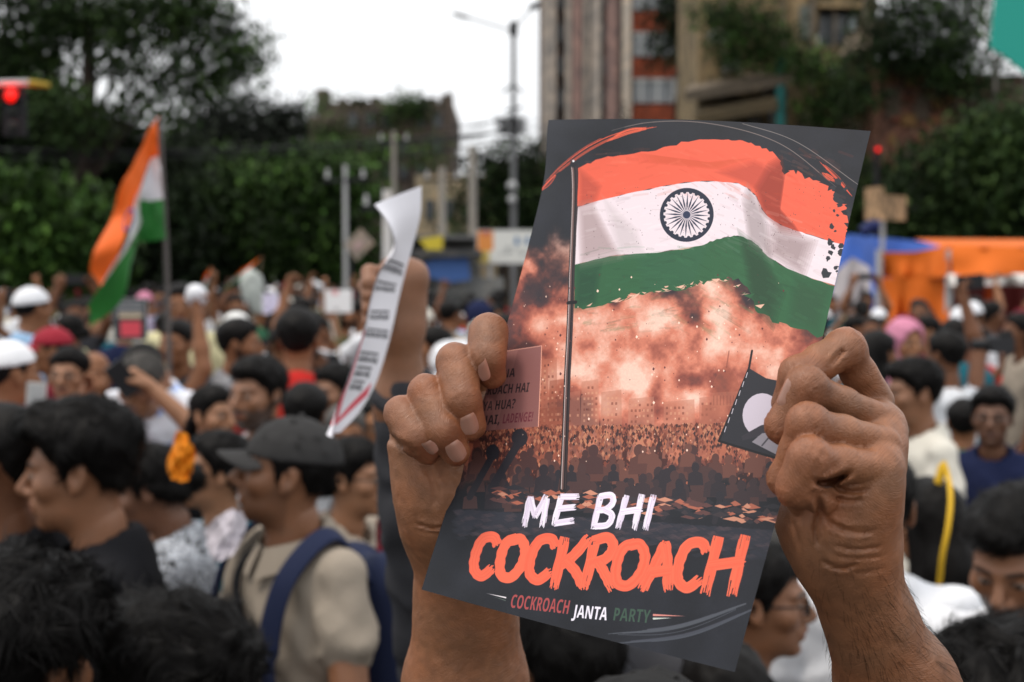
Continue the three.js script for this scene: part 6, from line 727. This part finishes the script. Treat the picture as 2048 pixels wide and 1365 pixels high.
{ const q = handAt(tank, 'raiseR', 'R', 0.1), o = phone('black phone held sideways high above the man in the white vest', V(q.x + 0.06, q.y, q.z), 0.2, 0.1); const b = at(2000, 690, 5.6); const c = thing('camera', 'black video camera held up over the crowd by the vest man', 'camera', [b.x, b.y, b.z]); c.scale.setScalar(0.65); part('camera_body', box(0.16, 0.1, 0.12), std([0.03, 0.03, 0.033], 0.6), c); part('lens', new THREE.CylinderGeometry(0.035, 0.04, 0.12, 16).rotateZ(PI / 2).translate(-0.13, 0, 0), std([0.015, 0.015, 0.016], 0.4), c); part('viewfinder', box(0.08, 0.05, 0.05, 0.04, 0.07, 0), std([0.02, 0.02, 0.02], 0.5), c); }
// big flag on its bamboo pole
{
  const d = 5.6, o = thing('flag', 'big saffron, white and green flag drooping from a tall pole', 'flag'), top = at(318, 240, d), foot = at(340, 850, d);
  part('pole', tube([[top.x, top.y, top.z], [lerp(top.x, foot.x, 0.5), lerp(top.y, foot.y, 0.5), top.z], [foot.x, foot.y - 0.3, foot.z]], 0.012, 12, 8), std([0.1, 0.09, 0.085], 0.7), o);
  // hoist edge down the pole, cloth falling away from it; rows of photo points for each seam of the cloth
  const rows = { a: [[316, 232, d], [296, 262, d - 0.05], [265, 330, d - 0.1], [232, 400, d - 0.12], [200, 480, d - 0.1], [176, 545, d - 0.05]], b: [[319, 312, d], [302, 318, d + 0.02], [286, 362, d - 0.02], [264, 430, d - 0.1], [240, 510, d - 0.12], [198, 575, d - 0.08]], c: [[325, 398, d], [302, 402, d + 0.05], [280, 402, d + 0.06], [278, 450, d + 0.02], [262, 490, d - 0.04], [172, 612, d - 0.05]], e: [[330, 478, d], [305, 482, d + 0.06], [268, 488, d + 0.1], [262, 520, d + 0.06], [252, 590, d + 0.02], [176, 655, d]] };
  const band = (A, B, name, m) => { const ca = new THREE.CatmullRomCurve3(A.map((q) => at(...q))), cb = new THREE.CatmullRomCurve3(B.map((q) => at(...q))), nu = 40, nv = 10, p = [], id = []; for (let j = 0; j <= nv; j++) for (let i = 0; i <= nu; i++) { const u = i / nu, q = ca.getPoint(u).lerp(cb.getPoint(u), j / nv); q.z += 0.035 * u * sin(u * 16 + j * 0.25) + 0.012 * n3(u * 14, j * 0.3, 5); p.push(q.x, q.y, q.z); } for (let j = 0; j < nv; j++) for (let i = 0; i < nu; i++) { const a = j * (nu + 1) + i; id.push(a, a + nu + 1, a + 1, a + 1, a + nu + 1, a + nu + 2); } const g = new THREE.BufferGeometry(); g.setAttribute('position', new THREE.Float32BufferAttribute(p, 3)); g.setIndex(id); g.computeVertexNormals(); return part(name, g, m, o); };
  const silk = (c) => phys(c, 0.7, { side: THREE.DoubleSide, transmission: 0.15, thickness: 0 });
  band(rows.a, rows.b, 'saffron_band', silk([0.92, 0.15, 0.008])); band(rows.b, rows.c, 'white_band', silk([0.8, 0.8, 0.84])); band(rows.c, rows.e, 'green_band', silk([0.02, 0.2, 0.03]));
  const w = at(257, 440, d - 0.16); part('wheel_emblem', new THREE.TorusGeometry(0.035, 0.005, 6, 24).scale(0.5, 1.3, 0.4).rotateZ(-0.3).translate(w.x, w.y, w.z), std([0.05, 0.07, 0.3], 0.7), o);
}
function smallFlag(label, x, y, d, w, h, lean) { const a = at(x, y, d), o = thing('flag', label, 'flag', [a.x, a.y, a.z]); part('stick', rod([0, -0.75, 0], [lean * 0.2, h, 0], 0.006), std([0.2, 0.15, 0.1], 0.8), o); [[0.66, 1, [0.8, 0.18, 0.02]], [0.33, 0.66, [0.75, 0.75, 0.75]], [0, 0.33, [0.02, 0.2, 0.04]]].forEach(([v0, v1, c], k) => { const nu = 12, p = [], id = []; for (const v of [v0, v1]) for (let i = 0; i <= nu; i++) { const u = i / nu; p.push(lean * 0.2 * v - u * w, v * h - u * h * 0.75 * abs(lean), 0.03 * sin(u * 8)); } for (let i = 0; i < nu; i++) id.push(i, i + nu + 1, i + 1, i + 1, i + nu + 1, i + nu + 2); const g = new THREE.BufferGeometry(); g.setAttribute('position', new THREE.Float32BufferAttribute(p, 3)); g.setIndex(id); g.computeVertexNormals(); part(['saffron_band', 'white_band', 'green_band'][k], g, std(c, 0.8, { side: THREE.DoubleSide }), o); }); }
smallFlag('small tricolour flag slanting above the distant crowd by the pale dome shaped sack', 486, 556, 12, 0.2, 0.2, 0.9); smallFlag('tiny limp tricolour flag far off in the crowd', 408, 585, 13, 0.06, 0.26, 0.4);
function placard(label, pts, d, draw) { const a = at(...pts[0], d), b = at(...pts[1], d), w = abs(b.x - a.x), h = abs(a.y - b.y), cx = (a.x + b.x) / 2, cy = (a.y + b.y) / 2, o = thing('placard', label, 'placard', [cx, cy, a.z], 0.1); const cv = document.createElement('canvas'); cv.width = 256; cv.height = 256; const g = cv.getContext('2d'); draw(g, rng(floor(pts[0][0]))); const t = new THREE.CanvasTexture(cv); t.colorSpace = THREE.SRGBColorSpace; part('sheet', new THREE.PlaneGeometry(w, h).translate(0, 0, 0.006), std(0xffffff, 0.8, { map: t }), o); part('backing', box(w + 0.006, h + 0.006, 0.008), std([0.6, 0.6, 0.58], 0.9), o); part('handle', rod([0, -h / 2 - 0.35, -0.01], [0, h / 2, -0.01], 0.008), std([0.25, 0.18, 0.1], 0.8), o); }
const scrawl = (bg, ink, n) => (g, R) => { g.fillStyle = bg; g.fillRect(0, 0, 256, 256); g.fillStyle = ink; for (let k = 0; k < n; k++) { const y = 24 + floor(R() * 6) * 38; g.fillRect(16 + R() * 180, y, 14 + R() * 34, 18); } };
placard('white placard with pink corner beside the raised fist', [[650, 580], [703, 625]], 9, (g, R) => { scrawl('#f2f0f0', '#8c8888', 4)(g, R); g.fillStyle = '#e8b4b4'; g.fillRect(60, 0, 70, 60); });
placard('small white placard with faint blue lines in the far crowd', [[489, 583], [524, 608]], 11, scrawl('#ece8f4', '#a9a4c8', 8));
placard('lilac white placard beside the small white placard in the far crowd', [[526, 588], [556, 628]], 10.5, scrawl('#ddd6ec', '#9a90b8', 10));
placard('dark placard with a pink panel and pale lines under the big flag', [[228, 598], [292, 680]], 7, (g, R) => { g.fillStyle = '#3c4044'; g.fillRect(0, 0, 256, 256); g.fillStyle = '#9a9c9e'; for (let y = 20; y < 100; y += 26) g.fillRect(24, y, 208, 12); g.fillStyle = '#c9b79a'; g.fillRect(40, 92, 176, 26); g.fillStyle = '#d8525e'; g.fillRect(50, 140, 160, 96); });
{ const f = field([{ prims: [ell([0, 0, 0], [0.1, 0.14, 0.08], 0.02), cap([0.02, -0.1, 0], [0.05, -0.2, 0], 0.07, 0.05, 0.05)] }]), a = at(503, 572, 11); const g = skin((x, y, z) => f(x, y, z) + 0.012 * n3(x * 25, y * 25, z * 25), ...grow(f, 0.04), 0.014); g.translate(a.x, a.y, a.z); solo('white_sack', g, std([0.42, 0.45, 0.42], 0.9), 'pale dome shaped sack carried above the far crowd', 'sack'); }
{ const q = handAt(armMan, 'raiseR', 'R', 0.1), g = new THREE.SphereGeometry(0.05, 14, 10); const P = g.attributes.position; for (let i = 0; i < P.count; i++) { const k = 1 + 0.25 * n3(P.getX(i) * 40, P.getY(i) * 40, P.getZ(i) * 40); P.setXYZ(i, P.getX(i) * k, P.getY(i) * k, P.getZ(i) * k); } g.computeVertexNormals(); g.translate(q.x, q.y, q.z); solo('paper_ball', g, std([0.75, 0.76, 0.8], 0.9), 'crumpled white paper in the raised bare hand', 'paper'); }
// ---- the packed crowd
{
  const R = rng(2024), hairs = ['short', 'short', 'short', 'crop', 'short', 'long', 'bun', 'tail'], cols = ['white', 'white', 'white', 'black', 'black', 'black', 'charcoal', 'charcoal', 'navy', 'grey', 'maroon', 'pale blue', 'beige', 'offwhite', 'olive', 'pink', 'teal', 'green', 'brown', 'red', 'lilac', 'offwhite', 'white', 'white', 'pale blue', 'white', 'red', 'pale yellow'];
  const poses = [...Array(9).fill('down'), ...Array(7).fill('clasp'), 'phone', 'phone', 'phone', 'phone', 'down', 'high', 'raiseR', 'raiseL'], facings = [['facing us', 0], ['facing away', PI], ['turned sideways', LEFT], ['turned sideways', RIGHT], ['facing away', PI + 0.4], ['facing us', 0.4], ['facing us', -0.4], ['facing away', PI - 0.4]];
  const keys = ['c', 'd', 'b'], opts = { c: undefined, d: { thick: 0.015, top: 0.013 }, b: { top: 0.014, front: 0.012 } }, far = [];
  const masked = (px, py, r) => { const L = py < 640 ? 1000 : py < 930 ? 850 : 850, hid = px > 985 && px < 1640 && py > 250; return hid && px - r > 985 && px + r < 1650; };
  let made = 0, d = 6.4;
  while (d < 60) {
    const step = d < 8 ? 0.75 : d < 27 ? 0.6 : 1.0, w = 0.8 * d * 0.53;
    for (let x = -w; x < w; x += 0.5 + R() * 0.24) {
      const z = -d + (R() - 0.5) * 0.4, h = 1.45 + R() * 0.16 + (R() < 0.1 ? 0.05 : 0), hx = x + (R() - 0.5) * 0.2, [px, py] = toPx(hx, h, z), r = 0.13 * FPX / d, pick = R(), pick2 = R(), pick3 = R(), pick4 = R(), pick5 = R();
      if (px < -r || px > 2048 + r || masked(px, py, r)) continue;
      if (d < 20 && px > 1740 && d > 14.2) continue; if (d > 19 && px > 1640) continue; if (d > 19 && px > 850) continue;
      if (people.some(([a, b]) => (a - hx) ** 2 + (b - z) ** 2 < 0.3)) continue;
      if (d > 27 || made >= 300) { far.push([hx, z, h, pick, pick2]); continue; }
      made++;
      let hair = hairs[floor(pick * 8)], woman = ['long', 'bun', 'tail'].includes(hair), cloth = cols[floor(pick2 * cols.length)], [ft, turn] = facings[floor(pick3 * 8)], pose = d < 6.5 ? ['down', 'clasp'][floor(pick4 * 2)] : poses[floor(pick4 * 24)], cap = !woman && pick5 < 0.07 ? 'skull' : !woman && pick5 < 0.15 ? 'cap' : woman && pick5 < 0.15 ? 'scarf' : null, key = woman ? '' : keys[floor(pick5 * 97) % 3], face = woman ? 'woman' : ['man', 'moustache', 'beard'][floor(pick5 * 31) % 3], shirt = pick4 < 0.3 ? 'long' : woman ? 'kurta' : 'tee', capCol = cap === 'skull' ? 'white' : ['charcoal', 'white', 'navy', 'maroon', 'pink', 'offwhite'][floor(pick5 * 61) % 6];
      if (cap === 'scarf') hair = null; if (cap && hair === 'short') hair = 'crop';
      const hairText = cap === 'skull' ? 'white skullcap' : cap === 'cap' ? capCol + ' baseball cap' : cap === 'scarf' ? capCol + ' headscarf' : { short: key === 'd' ? 'bushy black hair' : 'short black hair', crop: 'cropped hair', long: 'long hair', bun: 'hair bun', tail: 'ponytail' }[hair];
      const doing = { down: '', clasp: ', hands clasped', phone: ', filming', high: ', arms up filming', raiseR: ', arm raised', raiseL: ', arm raised' }[pose];
      const o = person({ px, py, d: toPx(hx, h, z)[2], turn: turn + (R() - 0.5) * 0.3, face, tone: ['brown', 'brown', 'deep', 'tan', 'deep', 'brown'][floor(pick * 6)], hair, hairKey: hair === 'short' ? key : '', hairOpts: hair === 'short' ? opts[key] : undefined, cap, capMat: cap ? plainCloth(capCol) : undefined, shirt, cloth, pose, res: d < 7 ? 1 : 0, legs: ['charcoal', 'navy', 'black', 'brown'][floor(pick2 * 40) % 4], label: `${cloth} ${shirt === 'kurta' ? 'kurta' : shirt === 'long' ? 'long-sleeved shirt' : 'short-sleeved shirt'}, ${hairText}, ${ft}${doing}, ${px < 200 ? 'below the traffic signal' : px < 420 ? 'near the big flag' : px < 620 ? 'near the small flags' : px < 800 ? 'behind the curled leaflet' : px < 1000 ? 'before the grey stall' : px < 1760 ? 'before the blue tarpaulin' : 'before the orange stall'}`, group: 'people packed in the crowd' });
      if (pose === 'phone' || pose === 'high') { const a = handAt(o, pose, 'L', 0.08).add(handAt(o, pose, 'R', 0.08)).multiplyScalar(0.5); const ph = phone(`dark phone raised by someone in ${cloth}, ${hairText}, ${px < 420 ? 'near the big flag' : px < 1000 ? 'near the curled leaflet' : 'before the orange stall'}`, a, o.rotation.y, 0); ph.userData.group = 'phones held up in the crowd'; }
    } d += step;
  }
  // beyond those: the far mass of heads
  const N = far.length, g = tag(new THREE.Group(), 'dense far crowd of small heads filling the street under the trees', 'crowd', null, 'stuff'); g.name = 'crowd'; scene.add(g); const m4 = new THREE.Matrix4(), col = new THREE.Color();
  const ball = new THREE.IcosahedronGeometry(0.1, 2).scale(0.78, 1.15, 0.95).translate(0, 1.585, 0.01), hairCap = new THREE.IcosahedronGeometry(0.108, 2).scale(0.84, 0.9, 1).translate(0, 1.625, -0.022), torso = plain(shirtGeo('down', 'tee', 0.06));
  for (const [name, geo, f] of [['far_faces', ball, (a) => lin(['#6b3f28', '#8a5a3c', '#4a2a1a', '#9a6a4a'][floor(a * 4)])], ['far_hair', hairCap, (a, b) => (b < 0.12 ? [0.6, 0.6, 0.6] : [0.012, 0.011, 0.01])], ['far_clothes', torso, (a, b) => CLOTH[a > 0.45 ? ['black', 'charcoal', 'navy', 'brown'][floor(b * 4)] : cols[floor(((a * 7 + b) % 1) * cols.length)]]]]) { const im = new THREE.InstancedMesh(geo, std(0xffffff, 0.8), N); im.name = name; far.forEach(([x, z, h, a, b], i) => { im.setMatrixAt(i, m4.makeRotationY(a * 6.28).scale(V(h / 1.585, h / 1.585, h / 1.585)).setPosition(x, 0, z)); im.setColorAt(i, col.setRGB(...f(a, b))); }); im.castShadow = im.receiveShadow = true; g.add(im); }
  console.log('crowd', made, 'far', N);
}
renderer.render(scene, camera);
